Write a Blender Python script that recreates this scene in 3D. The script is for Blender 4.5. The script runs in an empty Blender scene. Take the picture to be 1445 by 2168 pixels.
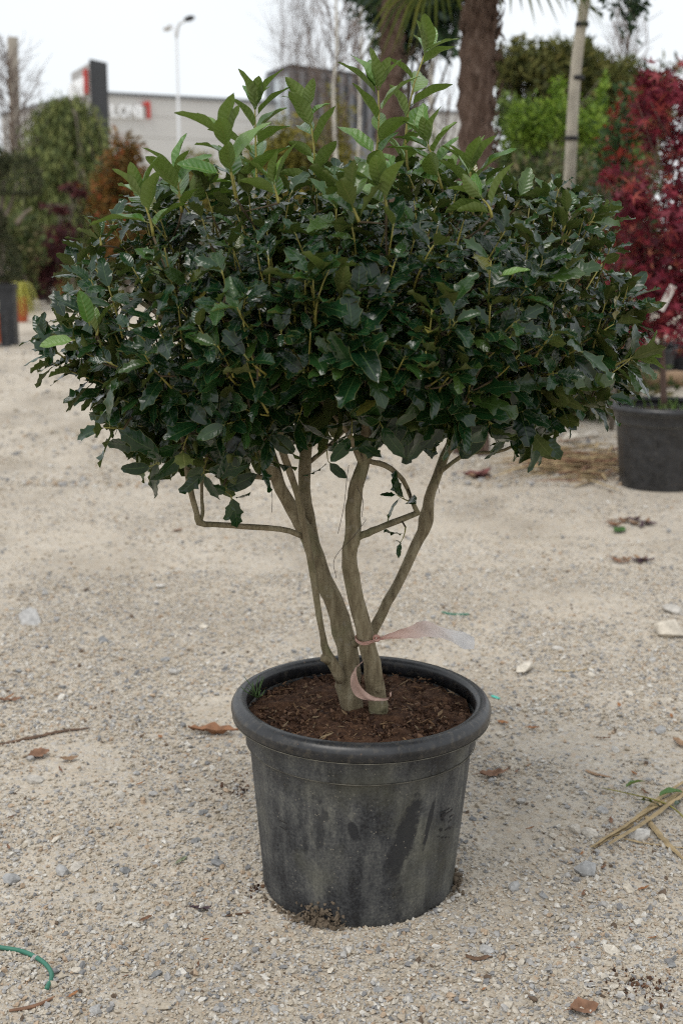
import bpy, bmesh, math, random
import numpy as np
from mathutils import Vector, Matrix, Euler
from mathutils.bvhtree import BVHTree

RS = np.random.RandomState(7)
random.seed(7)
S = bpy.context.scene
COL = S.collection

# ------------------------------------------------------------------ camera
FPX, CX, CY = 2700.0, 722.5, 1084.0          # focal length and centre in photograph pixels
PITCH = math.radians(12.6)
CAMZ = 1.52
cd = bpy.data.cameras.new('camera')
cam = bpy.data.objects.new('camera', cd)
COL.objects.link(cam)
cam.location = (0, 0, CAMZ)
cam.rotation_euler = (math.radians(90) - PITCH, 0, 0)
cd.sensor_fit = 'VERTICAL'
cd.sensor_height = 36.0
cd.lens = 36.0 * FPX / 2168.0
cd.clip_start = 0.05
cd.clip_end = 2000
cd.dof.use_dof = True
cd.dof.focus_distance = 2.68
cd.dof.aperture_fstop = 3.7
S.camera = cam

# ------------------------------------------------------------------ sky, sun, exposure
w = bpy.data.worlds.new('World')
S.world = w
w.use_nodes = True
nt = w.node_tree
nt.nodes.clear()
out = nt.nodes.new('ShaderNodeOutputWorld')
bg = nt.nodes.new('ShaderNodeBackground')
bg.inputs['Strength'].default_value = 0.1
sky = nt.nodes.new('ShaderNodeTexSky')
sky.sky_type = 'NISHITA'
sky.sun_disc = False
SUN_EL, SUN_AZ = math.radians(62), math.radians(215)
sky.sun_elevation = SUN_EL
sky.sun_rotation = SUN_AZ
# a closed, thin overcast: even bright cloud over the clear sky
tc = nt.nodes.new('ShaderNodeTexCoord')
nz = nt.nodes.new('ShaderNodeTexNoise')
nz.inputs['Scale'].default_value = 2.2
nz.inputs['Detail'].default_value = 5
nt.links.new(tc.outputs['Generated'], nz.inputs['Vector'])
rp = nt.nodes.new('ShaderNodeValToRGB')
rp.color_ramp.elements[0].position = 0.3
rp.color_ramp.elements[0].color = (8.3, 8.75, 9.1, 1)
rp.color_ramp.elements[1].position = 0.7
rp.color_ramp.elements[1].color = (9.4, 9.55, 9.7, 1)
nt.links.new(nz.outputs['Fac'], rp.inputs['Fac'])
mx = nt.nodes.new('ShaderNodeMix')
mx.data_type = 'RGBA'
mx.inputs[0].default_value = 0.93
nt.links.new(sky.outputs['Color'], mx.inputs[6])
nt.links.new(rp.outputs['Color'], mx.inputs[7])
nt.links.new(mx.outputs[2], bg.inputs['Color'])
nt.links.new(bg.outputs['Background'], out.inputs['Surface'])

sd = bpy.data.lights.new('sun', 'SUN')
sd.energy = 1.4
sd.angle = math.radians(24)
sd.color = (1.0, 0.96, 0.9)
sun = bpy.data.objects.new('sun', sd)
COL.objects.link(sun)
sun.rotation_euler = (math.radians(90) - SUN_EL, 0, math.radians(180) - SUN_AZ + math.radians(180))
sdir = Vector((math.sin(SUN_AZ) * math.cos(SUN_EL), math.cos(SUN_AZ) * math.cos(SUN_EL), math.sin(SUN_EL)))
sun.rotation_euler = sdir.to_track_quat('Z', 'Y').to_euler()

S.view_settings.view_transform = 'Standard'
S.view_settings.look = 'None'
S.view_settings.gamma = 1.0
S.view_settings.exposure = 0.25
S.view_settings.use_curve_mapping = False
S.render.engine = 'CYCLES'
S.cycles.use_denoising = False
S.cycles.filter_width = 1.15
S.cycles.max_bounces = 6
S.cycles.diffuse_bounces = 3
S.cycles.glossy_bounces = 3
S.cycles.transmission_bounces = 4
S.cycles.transparent_max_bounces = 6

# ------------------------------------------------------------------ projection helpers
_cp, _sp = math.cos(PITCH), math.sin(PITCH)


def ray(px, py):
    a, b = (px - CX) / FPX, (CY - py) / FPX
    return np.array((a, _cp + b * _sp, -_sp + b * _cp))


def at(px, py, Y):
    """the point of the place seen at a photograph pixel, at distance Y ahead"""
    d = ray(px, py)
    return np.array((0, 0, CAMZ)) + d * (Y / d[1])


def on_ground(px, py, z=0.0):
    d = ray(px, py)
    return np.array((0, 0, CAMZ)) + d * ((z - CAMZ) / d[2])


def project(P):
    P = np.asarray(P, float) - np.array((0, 0, CAMZ))
    x = P[..., 0]
    dep = P[..., 1] * _cp - P[..., 2] * _sp
    up = P[..., 1] * _sp + P[..., 2] * _cp
    return np.stack([CX + FPX * x / dep, CY - FPX * up / dep, dep], -1)


def mpp(Y):
    return Y / FPX


# ------------------------------------------------------------------ object helpers
def tag(o, label=None, cat=None, group=None, kind=None):
    if label:
        o['label'] = label
    if cat:
        o['category'] = cat
    if group:
        o['group'] = group
    if kind:
        o['kind'] = kind
    return o


def link(o, parent=None):
    COL.objects.link(o)
    if parent is not None:
        o.parent = parent
    return o


def thing(name, label, cat, loc=(0, 0, 0), group=None, rz=0.0):
    o = bpy.data.objects.new(name, None)
    o.empty_display_size = 0.1
    o.location = loc
    o.rotation_euler = (0, 0, rz)
    link(o)
    return tag(o, label, cat, group)


def mesh_np(name, V, F, mat, smooth=True, attrs=None, uv=None):
    """V (n,3); F list of tuples or an (m,k) int array"""
    me = bpy.data.meshes.new(name)
    V = np.asarray(V, np.float32)
    if isinstance(F, np.ndarray):
        m, k = F.shape
        me.vertices.add(len(V))
        me.vertices.foreach_set('co', V.ravel())
        me.loops.add(m * k)
        me.loops.foreach_set('vertex_index', F.astype(np.int32).ravel())
        me.polygons.add(m)
        me.polygons.foreach_set('loop_start', np.arange(0, m * k, k, dtype=np.int32))
        me.polygons.foreach_set('loop_total', np.full(m, k, np.int32))
        me.update(calc_edges=True)
    else:
        me.from_pydata(V.tolist(), [], F)
    if smooth:
        me.polygons.foreach_set('use_smooth', np.ones(len(me.polygons), bool))
    for an, av in (attrs or {}).items():
        a = me.attributes.new(an, 'FLOAT', 'POINT')
        a.data.foreach_set('value', np.asarray(av, np.float32))
    if uv is not None:
        lay = me.uv_layers.new(name='UVMap')
        li = np.empty(len(me.loops), np.int32)
        me.loops.foreach_get('vertex_index', li)
        lay.data.foreach_set('uv', np.asarray(uv, np.float32)[li].ravel())
    me.materials.append(mat)
    me.validate()
    return me


class MB:
    """collects shapes into ONE mesh"""
    def __init__(self):
        self.v, self.f, self.n = [], [], 0

    def add(self, V, F):
        V = np.asarray(V, float)
        self.v.append(V)
        self.f.extend([tuple(i + self.n for i in f) for f in F])
        self.n += len(V)
        return self

    def box(self, c, s, R=None):
        c, s = np.asarray(c, float), np.asarray(s, float) / 2
        V = np.array([(x, y, z) for x in (-1, 1) for y in (-1, 1) for z in (-1, 1)], float) * s
        if R is not None:
            V = V @ np.asarray(R).T
        return self.add(V + c, [(0, 1, 3, 2), (4, 6, 7, 5), (0, 4, 5, 1), (2, 3, 7, 6), (0, 2, 6, 4), (1, 5, 7, 3)])

    def tube(self, P, r, sides=8, cap=True, rough=0.0, flat=1.0):
        P = np.asarray(P, float)
        n = len(P)
        r = np.broadcast_to(np.asarray(r, float), (n,))
        T = np.gradient(P, axis=0)
        T /= np.linalg.norm(T, axis=1, keepdims=True) + 1e-12
        ref = np.array((0.0, 0.0, 1.0)) if abs(T[0][2]) < 0.9 else np.array((0.0, 1.0, 0.0))
        u = np.cross(T[0], ref)
        u /= np.linalg.norm(u)
        V = []
        ang = np.arange(sides) * 2 * math.pi / sides
        for i in range(n):
            u = u - T[i] * np.dot(u, T[i])
            u /= np.linalg.norm(u) + 1e-12
            v = np.cross(T[i], u)
            rr = r[i] * (1 + rough * RS.randn(sides))
            V.append(P[i] + np.outer(np.cos(ang) * rr, u) + np.outer(np.sin(ang) * rr * flat, v))
        V = np.concatenate(V)
        F = []
        for i in range(n - 1):
            for k in range(sides):
                k2 = (k + 1) % sides
                F.append((i * sides + k, i * sides + k2, (i + 1) * sides + k2, (i + 1) * sides + k))
        if cap:
            F.append(tuple(range(sides - 1, -1, -1)))
            F.append(tuple((n - 1) * sides + k for k in range(sides)))
        return self.add(V, F)

    def lathe(self, prof, seg=64, c=(0, 0, 0), closed=False):
        prof = np.asarray(prof, float)
        n = len(prof)
        a = np.arange(seg) * 2 * math.pi / seg
        V = np.concatenate([np.stack([p[0] * np.cos(a), p[0] * np.sin(a), np.full(seg, p[1])], 1) for p in prof])
        F = []
        for i in range(n if closed else n - 1):
            j = (i + 1) % n
            for k in range(seg):
                k2 = (k + 1) % seg
                F.append((i * seg + k, i * seg + k2, j * seg + k2, j * seg + k))
        return self.add(V + np.asarray(c, float), F)

    def mesh(self, name, mat, smooth=True):
        return mesh_np(name, np.concatenate(self.v), self.f, mat, smooth)

    def build(self, name, mat, parent=None, smooth=True, loc=None, sharp=None):
        me = self.mesh(name, mat, smooth)
        if sharp:
            me.set_sharp_from_angle(angle=math.radians(sharp))
        o = bpy.data.objects.new(name, me)
        if loc is not None:
            o.location = loc
        return link(o, parent)


def spline(P, n):
    """Catmull-Rom through the points P (any columns)"""
    P = np.asarray(P, float)
    Q = np.vstack([2 * P[0] - P[1], P, 2 * P[-1] - P[-2]])
    seg = len(P) - 1
    out = []
    for t in np.linspace(0, seg - 1e-6, n):
        i = int(t)
        f = t - i
        p0, p1, p2, p3 = Q[i], Q[i + 1], Q[i + 2], Q[i + 3]
        out.append(0.5 * (2 * p1 + (p2 - p0) * f + (2 * p0 - 5 * p1 + 4 * p2 - p3) * f * f + (3 * p1 - p0 - 3 * p2 + p3) * f ** 3))
    return np.array(out)


def unit(v):
    v = np.asarray(v, float)
    return v / (np.linalg.norm(v, axis=-1, keepdims=True) + 1e-12)


def hull_mesh(name, npts, rs, mat, flat=(1, 0.8, 0.6), smooth=False, noise=0.12):
    bm = bmesh.new()
    P = unit(rs.randn(npts, 3)) * (1 + noise * rs.randn(npts, 1)) * np.array(flat)
    for p in P:
        bm.verts.new(p * 0.5)
    r = bmesh.ops.convex_hull(bm, input=bm.verts)
    junk = [e for e in r['geom_interior'] if isinstance(e, bmesh.types.BMVert)]
    bmesh.ops.delete(bm, geom=list(set(junk)), context='VERTS')
    me = bpy.data.meshes.new(name)
    bm.to_mesh(me)
    bm.free()
    me.materials.append(mat)
    if smooth:
        me.polygons.foreach_set('use_smooth', np.ones(len(me.polygons), bool))
    return me


# ------------------------------------------------------------------ materials
class Mat:
    def __init__(self, name):
        self.m = bpy.data.materials.new(name)
        self.m.use_nodes = True
        self.t = self.m.node_tree
        self.b = self.t.nodes['Principled BSDF']

    def n(self, typ, **kw):
        x = self.t.nodes.new(typ)
        for k, v in kw.items():
            if k.startswith('i_'):
                key = k[2:]
                x.inputs[int(key) if key.isdigit() else key].default_value = v
            else:
                setattr(x, k, v)
        return x

    def l(self, a, b):
        self.t.links.new(a, b)

    def math(self, op, a, b=None, c=None, clamp=False):
        x = self.n('ShaderNodeMath', operation=op, use_clamp=clamp)
        for i, v in enumerate((a, b, c)):
            if v is None:
                continue
            if isinstance(v, (int, float)):
                x.inputs[i].default_value = v
            else:
                self.l(v, x.inputs[i])
        return x.outputs[0]

    def mix(self, f, a, b, typ='MIX'):
        x = self.n('ShaderNodeMix', data_type='RGBA', blend_type=typ)
        for i, v in ((0, f), (6, a), (7, b)):
            if isinstance(v, (int, float)):
                x.inputs[i].default_value = v
            elif isinstance(v, tuple):
                x.inputs[i].default_value = (*v[:3], 1)
            else:
                self.l(v, x.inputs[i])
        return x.outputs[2]

    def ramp(self, f, stops, interp='LINEAR'):
        x = self.n('ShaderNodeValToRGB')
        cr = x.color_ramp
        cr.interpolation = interp
        while len(cr.elements) < len(stops):
            cr.elements.new(0.5)
        for e, (p, c) in zip(cr.elements, stops):
            e.position = p
            e.color = (*c, 1) if isinstance(c, tuple) else (c, c, c, 1)
        self.l(f, x.inputs[0])
        return x.outputs[0]

    def coord(self, which='Object', scale=None):
        o = self.n('ShaderNodeTexCoord').outputs[which]
        if scale is not None:
            mp = self.n('ShaderNodeMapping')
            mp.inputs['Scale'].default_value = scale
            self.l(o, mp.inputs['Vector'])
            o = mp.outputs[0]
        return o

    def noise(self, scale, detail=4, rough=0.55, vec=None, out=0):
        x = self.n('ShaderNodeTexNoise')
        x.inputs['Scale'].default_value = scale
        x.inputs['Detail'].default_value = detail
        x.inputs['Roughness'].default_value = rough
        if vec is not None:
            self.l(vec, x.inputs['Vector'])
        return x.outputs[out]

    def voro(self, scale, vec=None, feature='F1'):
        x = self.n('ShaderNodeTexVoronoi', feature=feature)
        x.inputs['Scale'].default_value = scale
        if vec is not None:
            self.l(vec, x.inputs['Vector'])
        return x

    def attr(self, name):
        return self.n('ShaderNodeAttribute', attribute_name=name).outputs['Fac']

    def bump(self, h, strength=0.3, dist=0.01):
        x = self.n('ShaderNodeBump')
        x.inputs['Strength'].default_value = strength
        x.inputs['Distance'].default_value = dist
        self.l(h, x.inputs['Height'])
        self.l(x.outputs[0], self.b.inputs['Normal'])

    def set(self, color=None, rough=0.6, spec=0.5, **kw):
        for key, v in (('Base Color', color), ('Roughness', rough), ('Specular IOR Level', spec)):
            if v is None:
                continue
            if isinstance(v, tuple):
                self.b.inputs[key].default_value = (*v[:3], 1)
            elif isinstance(v, (int, float)):
                self.b.inputs[key].default_value = v
            else:
                self.l(v, self.b.inputs[key])
        for k, v in kw.items():
            self.b.inputs[k].default_value = v
        return self.m

    def translucent(self, color, fac):
        tr = self.n('ShaderNodeBsdfTranslucent')
        if isinstance(color, tuple):
            tr.inputs['Color'].default_value = (*color, 1)
        else:
            self.l(color, tr.inputs['Color'])
        ms = self.n('ShaderNodeMixShader')
        ms.inputs[0].default_value = fac
        o = self.t.nodes['Material Output']
        self.l(self.b.outputs[0], ms.inputs[1])
        self.l(tr.outputs[0], ms.inputs[2])
        self.l(ms.outputs[0], o.inputs['Surface'])


def simple(name, color, rough=0.6, var=0.25, scale=20, spec=0.4, bump=0.0):
    M = Mat(name)
    nzv = M.noise(scale, 5, vec=M.coord())
    f = M.ramp(nzv, [(0.3, tuple(c * (1 - var) for c in color)), (0.7, tuple(min(1, c * (1 + var)) for c in color))])
    if bump:
        M.bump(nzv, bump, 0.01)
    return M.set(f, rough, spec)


def m_ground():
    M = Mat('gravel_ground')
    co = M.coord()
    big = M.noise(0.9, 4, vec=co)
    mid = M.noise(7, 5, vec=co)
    sand = M.ramp(mid, [(0.3, (0.39, 0.34, 0.272)), (0.55, (0.47, 0.418, 0.344)), (0.75, (0.54, 0.49, 0.418))])
    v = M.voro(170, co)
    v2 = M.voro(70, co)
    grit_stops = [(0.0, (0.3, 0.27, 0.23)), (0.1, (0.42, 0.36, 0.275)), (0.3, (0.52, 0.46, 0.375)), (0.45, (0.4, 0.385, 0.365)),
                  (0.6, (0.47, 0.4, 0.31)), (0.75, (0.57, 0.52, 0.44)), (0.88, (0.46, 0.36, 0.26)), (1.0, (0.6, 0.56, 0.5))]
    sep = M.n('ShaderNodeSeparateColor')
    M.l(v.outputs['Color'], sep.inputs[0])
    grit = M.ramp(sep.outputs[0], grit_stops, 'CONSTANT')
    sep2 = M.n('ShaderNodeSeparateColor')
    M.l(v2.outputs['Color'], sep2.inputs[0])
    grit2 = M.ramp(sep2.outputs[1], grit_stops, 'CONSTANT')
    cover = M.ramp(mid, [(0.36, 0.75), (0.62, 0.35)])
    c = M.mix(cover, sand, grit)
    c = M.mix(M.math('MULTIPLY', M.math('GREATER_THAN', sep2.outputs[2], 0.6), 0.6), c, grit2)
    c = M.mix(M.ramp(big, [(0.35, 0.0), (0.65, 0.45)]), c, M.mix(0.55, c, (0.6, 0.52, 0.41)))
    c = M.mix(1.0, c, M.ramp(M.noise(1.7, 5, 0.6, vec=M.coord('Object', (1.0, 0.55, 1.0))), [(0.32, (0.72, 0.71, 0.70)), (0.5, (0.95, 0.955, 0.965)), (0.68, (1.06, 1.07, 1.09))]), 'MULTIPLY')
    h = M.math('ADD', M.math('MULTIPLY', v.outputs['Distance'], -0.6), M.math('MULTIPLY', M.noise(240, 3, vec=co), 0.6))
    h = M.math('ADD', h, M.math('MULTIPLY', v2.outputs['Distance'], -0.8))
    M.bump(h, 0.55, 0.008)
    return M.set(c, 0.9, 0.25)


def m_pebble(name, dark=1.0):
    M = Mat(name)
    r = M.n('ShaderNodeObjectInfo').outputs['Random']
    k = dark
    st = [(0.0, (0.26 * k, 0.255 * k, 0.25 * k)), (0.07, (0.52 * k, 0.45 * k, 0.35 * k)), (0.25, (0.40 * k, 0.385 * k, 0.365 * k)),
          (0.36, (0.60 * k, 0.54 * k, 0.45 * k)), (0.56, (0.50 * k, 0.42 * k, 0.32 * k)), (0.7, (0.46 * k, 0.44 * k, 0.41 * k)),
          (0.8, (0.48 * k, 0.36 * k, 0.25 * k)), (0.86, (0.68 * k, 0.64 * k, 0.57 * k)), (0.985, (0.16 * k, 0.115 * k, 0.08 * k))]
    c = M.ramp(r, st, 'CONSTANT')
    c = M.mix(1.0, c, (0.99, 1.0, 1.02), 'MULTIPLY')
    nzv = M.noise(1.6, 5, 0.65, vec=M.coord())
    c = M.mix(1.0, c, M.ramp(nzv, [(0.3, 0.68), (0.7, 1.15)]), 'MULTIPLY')
    M.bump(nzv, 0.35, 0.2)
    return M.set(c, 0.85, 0.3)


def m_leaf():
    M = Mat('holly_leaf')
    uvn = M.n('ShaderNodeUVMap', uv_map='UVMap')
    sp = M.n('ShaderNodeSeparateXYZ')
    M.l(uvn.outputs[0], sp.inputs[0])
    u, v = sp.outputs[0], sp.outputs[1]
    a = M.math('ABSOLUTE', M.math('SUBTRACT', M.math('MULTIPLY', u, 2.0), 1.0))
    age = M.attr('young')
    rnd = M.math('FRACT', M.math('ADD', M.attr('rnd'), M.n('ShaderNodeObjectInfo').outputs['Random']))
    old = M.ramp(rnd, [(0.0, (0.0035, 0.018, 0.007)), (0.35, (0.006, 0.028, 0.0095)), (0.72, (0.0095, 0.040, 0.012)), (0.9, (0.02, 0.052, 0.012)), (0.98, (0.045, 0.085, 0.016)), (1.0, (0.18, 0.16, 0.035))])
    yng = M.ramp(rnd, [(0.0, (0.055, 0.14, 0.026)), (0.5, (0.095, 0.2, 0.04)), (1.0, (0.165, 0.26, 0.06))])
    c = M.mix(age, old, yng)
    # side veins
    ph = M.math('MULTIPLY', M.math('SUBTRACT', v, M.math('MULTIPLY', a, 0.16)), 44.0)
    sv = M.math('SINE', ph)
    vein = M.math('MULTIPLY', M.math('GREATER_THAN', sv, 0.93), M.math('LESS_THAN', a, 0.8))
    veinf = M.math('MULTIPLY', vein, M.math('ADD', M.math('MULTIPLY', age, 0.3), 0.03))
    c = M.mix(veinf, c, (0.16, 0.22, 0.08))
    mid = M.ramp(a, [(0.02, 0.7), (0.07, 0.0)])
    c = M.mix(mid, c, M.mix(age, (0.07, 0.12, 0.04), (0.22, 0.28, 0.1)))
    edge = M.ramp(a, [(0.92, 0.0), (0.99, 0.6)])
    c = M.mix(edge, c, (0.2, 0.21, 0.075))
    pet = M.math('LESS_THAN', v, 0.0)
    c = M.mix(pet, c, (0.2, 0.2, 0.05))
    under = M.mix(age, (0.085, 0.1, 0.026), (0.14, 0.19, 0.05))
    under = M.mix(M.ramp(a, [(0.03, 0.5), (0.09, 0.0)]), under, (0.2, 0.2, 0.07))
    back = M.n('ShaderNodeNewGeometry').outputs['Backfacing']
    c = M.mix(back, c, under)
    rg = M.math('ADD', M.math('MULTIPLY', back, 0.3), M.math('ADD', 0.2, M.math('MULTIPLY', age, 0.06)))
    h = M.math('ADD', M.math('MULTIPLY', sv, 0.5), M.math('MULTIPLY', M.noise(60, 2, vec=M.coord()), 0.8))
    M.bump(h, 0.2, 0.0016)
    bn = [q for q in M.t.nodes if q.type == 'BUMP'][0]
    M.l(M.math('ADD', 0.15, M.math('MULTIPLY', age, 0.3)), bn.inputs['Strength'])
    m = M.set(c, rg, 0.5)
    M.translucent(M.mix(age, (0.03, 0.07, 0.008), (0.16, 0.27, 0.03)), 0.17)
    return m


def m_bark():
    M = Mat('holly_bark')
    co = M.coord()
    st = M.coord('Object', (70, 70, 16))
    n1 = M.noise(1.0, 6, 0.65, vec=st)
    n2 = M.noise(11, 4, vec=co)
    c = M.ramp(n1, [(0.3, (0.10, 0.076, 0.045)), (0.5, (0.205, 0.168, 0.104)), (0.7, (0.30, 0.26, 0.175))])
    c = M.mix(M.ramp(n2, [(0.5, 0.0), (0.68, 0.55)]), c, (0.13, 0.135, 0.065))
    lent = M.voro(1.0, M.coord('Object', (150, 150, 190)))
    c = M.mix(M.math('MULTIPLY', M.math('LESS_THAN', lent.outputs['Distance'], 0.2), 0.5), c, (0.06, 0.045, 0.03))
    c = M.mix(M.ramp(M.noise(34, 3, vec=co), [(0.62, 0.0), (0.74, 0.5)]), c, (0.27, 0.245, 0.2))
    M.bump(M.math('ADD', n1, M.math('MULTIPLY', M.noise(120, 3, vec=co), 0.8)), 0.6, 0.005)
    return M.set(c, 0.85, 0.3)


def m_pot_wall():
    M = Mat('dusty_black_plastic')
    co = M.coord()
    streak = M.noise(1.0, 6, 0.6, vec=M.coord('Object', (24, 24, 3.2)))
    blot = M.noise(9, 6, 0.6, vec=co)
    fine = M.noise(160, 3, 0.6, vec=co)
    f = M.math('ADD', M.math('MULTIPLY', streak, 0.5), M.math('MULTIPLY', blot, 0.5))
    f = M.math('ADD', f, M.math('MULTIPLY', M.math('SUBTRACT', fine, 0.5), 0.34))
    c = M.ramp(f, [(0.38, (0.014, 0.015, 0.018)), (0.46, (0.038, 0.040, 0.043)), (0.55, (0.076, 0.077, 0.075)), (0.66, (0.15, 0.148, 0.13))])
    # olive dirt blooming in patches
    c = M.mix(M.ramp(M.noise(5.5, 5, vec=co), [(0.5, 0.0), (0.72, 0.5)]), c, (0.11, 0.107, 0.07))
    # wiped clean patches where the bare plastic shows
    wipe = M.noise(1.0, 4, 0.7, vec=M.coord('Object', (8.5, 8.5, 4.0)))
    c = M.mix(M.ramp(wipe, [(0.62, 0.0), (0.68, 0.7)]), c, (0.017, 0.018, 0.021))
    # two scuffs rubbed through to the bare plastic, on the side that faces the yard
    xyz = M.n('ShaderNodeSeparateXYZ')
    M.l(co, xyz.inputs[0])
    for (px, py, wx, wz, sl) in ((852, 1778, 0.030, 0.105, 0.28), (744, 1758, 0.012, 0.028, -0.25), (905, 1740, 0.008, 0.07, 0.2)):
        q = wall_hit(px, py) - np.array((*POT, 0))
        lx = q[0] * math.cos(0.28) + q[1] * math.sin(0.28)
        dz = M.math('SUBTRACT', xyz.outputs[2], float(q[2]))
        dx = M.math('SUBTRACT', M.math('SUBTRACT', xyz.outputs[0], float(lx)), M.math('MULTIPLY', dz, sl))
        e = M.math('ADD', M.math('POWER', M.math('ABSOLUTE', M.math('DIVIDE', dx, wx)), 2.0), M.math('POWER', M.math('ABSOLUTE', M.math('DIVIDE', dz, wz)), 2.0))
        e = M.math('ADD', e, M.math('MULTIPLY', M.math('SUBTRACT', M.noise(38, 4, 0.7, vec=co), 0.5), 2.6))
        front = M.math('LESS_THAN', xyz.outputs[1], 0.0)
        c = M.mix(M.math('MULTIPLY', front, M.ramp(e, [(0.55, 0.88), (1.0, 0.0)])), c, (0.014, 0.015, 0.018))
    # splashes of mud
    sp = M.voro(95, co)
    c = M.mix(M.math('MULTIPLY', M.math('LESS_THAN', sp.outputs['Distance'], 0.15), M.ramp(M.noise(16, 2, vec=co), [(0.5, 0.0), (0.6, 0.8)])), c, (0.22, 0.2, 0.16))
    M.bump(M.math('ADD', streak, M.math('MULTIPLY', fine, 0.4)), 0.25, 0.004)
    return M.set(c, M.ramp(f, [(0.3, 0.42), (0.6, 0.75)]), 0.45)


def m_pot_rim(name='black_plastic_rim', dust=0.5):
    M = Mat(name)
    co = M.coord()
    b = M.noise(14, 6, 0.65, vec=co)
    c = M.ramp(b, [(0.35, (0.009, 0.010, 0.012)), (0.65, (0.03, 0.031, 0.034))])
    c = M.mix(M.ramp(M.noise(70, 4, vec=co), [(0.52, 0.0), (0.7, dust)]), c, (0.1, 0.088, 0.07))
    sp = M.voro(60, co)
    c = M.mix(M.math('MULTIPLY', M.math('LESS_THAN', sp.outputs['Distance'], 0.13), M.ramp(M.noise(12, 2, vec=co), [(0.52, 0.0), (0.62, 0.8)])), c, (0.16, 0.1, 0.06))
    M.bump(b, 0.15, 0.006)
    return M.set(c, M.ramp(b, [(0.3, 0.27), (0.7, 0.45)]), 0.5)


def m_soil():
    M = Mat('potting_soil')
    co = M.coord()
    a = M.noise(55, 6, 0.7, vec=co)
    c = M.ramp(a, [(0.3, (0.018, 0.009, 0.006)), (0.5, (0.075, 0.038, 0.022)), (0.72, (0.16, 0.088, 0.05))])
    M.bump(a, 0.9, 0.012)
    return M.set(c, 0.95, 0.2)


def m_var(name, stops, rough=0.6, trans=None, spec=0.35, fac=0.3):
    """foliage whose leaves differ: colour picked by the leaf's own random number"""
    M = Mat(name)
    c = M.ramp(M.attr('rnd'), stops)
    m = M.set(c, rough, spec)
    if trans:
        M.translucent(c, fac)
    return m


def m_objvar(name, stops, rough=0.8, bump=0.3, scale=8):
    M = Mat(name)
    r = M.n('ShaderNodeObjectInfo').outputs['Random']
    c = M.ramp(r, stops)
    nzv = M.noise(scale, 6, 0.65, vec=M.coord())
    c = M.mix(1.0, c, M.ramp(nzv, [(0.3, 0.6), (0.7, 1.25)]), 'MULTIPLY')
    M.bump(nzv, bump, 0.006)
    return M.set(c, rough, 0.3)


POT = np.array((0.040, 2.788))      # axis of the big pot


def wall_r(z):
    return np.interp(z, [0, 0.05, 0.18, 0.30, 0.352], [0.2255, 0.2290, 0.2410, 0.2525, 0.2575])


def wall_hit(px, py):
    """where the pot wall is met"""
    d = ray(px, py)
    t = 2.0
    for _ in range(2000):
        q = np.array((0, 0, CAMZ)) + d * t
        if math.hypot(q[0] - POT[0], q[1] - POT[1]) <= wall_r(q[2]):
            break
        t += 0.0005
    return q


GROUND = m_ground()
PEB = m_pebble('gravel_stone')
LEAF = m_leaf()
BARK = m_bark()
POTW = m_pot_wall()
POTR = m_pot_rim()
SOIL = m_soil()
SOILBIT = m_objvar('soil_crumb', [(0.0, (0.03, 0.014, 0.009)), (0.6, (0.1, 0.05, 0.028)), (1.0, (0.2, 0.115, 0.068))])
GREENTWIG = simple('green_twig', (0.24, 0.215, 0.05), 0.5, 0.3, 40)
BROWNTWIG = simple('brown_twig', (0.085, 0.062, 0.035), 0.8, 0.35, 60)


# ------------------------------------------------------------------ ground
def vnoise(x, y, seed):
    """smooth value noise on arrays"""
    rs = np.random.RandomState(seed)
    T = rs.rand(64, 64)
    xi, yi = np.floor(x).astype(int), np.floor(y).astype(int)
    fx, fy = x - xi, y - yi
    fx, fy = fx * fx * (3 - 2 * fx), fy * fy * (3 - 2 * fy)
    g = lambda a, b: T[a % 64, b % 64]
    return (g(xi, yi) * (1 - fx) + g(xi + 1, yi) * fx) * (1 - fy) + (g(xi, yi + 1) * (1 - fx) + g(xi + 1, yi + 1) * fx) * fy


POT2 = on_ground(1386, 1018)[:2]
POT2 = np.array((POT2[0], 7.55))


def gz(x, y):
    x, y = np.asarray(x, float), np.asarray(y, float)
    h = (vnoise(x * 1.1, y * 1.1, 1) - 0.5) * 0.035 + (vnoise(x * 3.7, y * 3.7, 2) - 0.5) * 0.016 + (vnoise(x * 14, y * 14, 3) - 0.5) * 0.006
    for c in (POT, POT2):
        d = np.hypot(x - c[0], y - c[1])
        h = h * np.clip((d - 0.2) / 0.35, 0, 1)
    return h * np.clip((40 - np.hypot(x, y)) / 20, 0, 1)


def axis_steps(a0, a1, step, far):
    c = list(np.arange(a0, a1, step))
    lo, hi, s = [a0], [a1], step
    while lo[-1] > -far or hi[-1] < far:
        s *= 1.25
        lo.append(lo[-1] - s)
        hi.append(hi[-1] + s)
    return np.array(sorted(set(lo[1:] + c + hi)))


gx, gy = axis_steps(-2.2, 2.2, 0.03, 600), axis_steps(1.2, 6.5, 0.03, 600)
X, Y = np.meshgrid(gx, gy, indexing='ij')
V = np.stack([X.ravel(), Y.ravel(), gz(X, Y).ravel()], 1)
ni, nj = len(gx), len(gy)
idx = np.arange(ni * nj).reshape(ni, nj)
F = np.stack([idx[:-1, :-1].ravel(), idx[1:, :-1].ravel(), idx[1:, 1:].ravel(), idx[:-1, 1:].ravel()], 1)
ground = link(bpy.data.objects.new('ground', mesh_np('ground', V, F, GROUND)))
tag(ground, 'pale sandy gravel yard of the plant nursery', 'ground', kind='structure')


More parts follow.
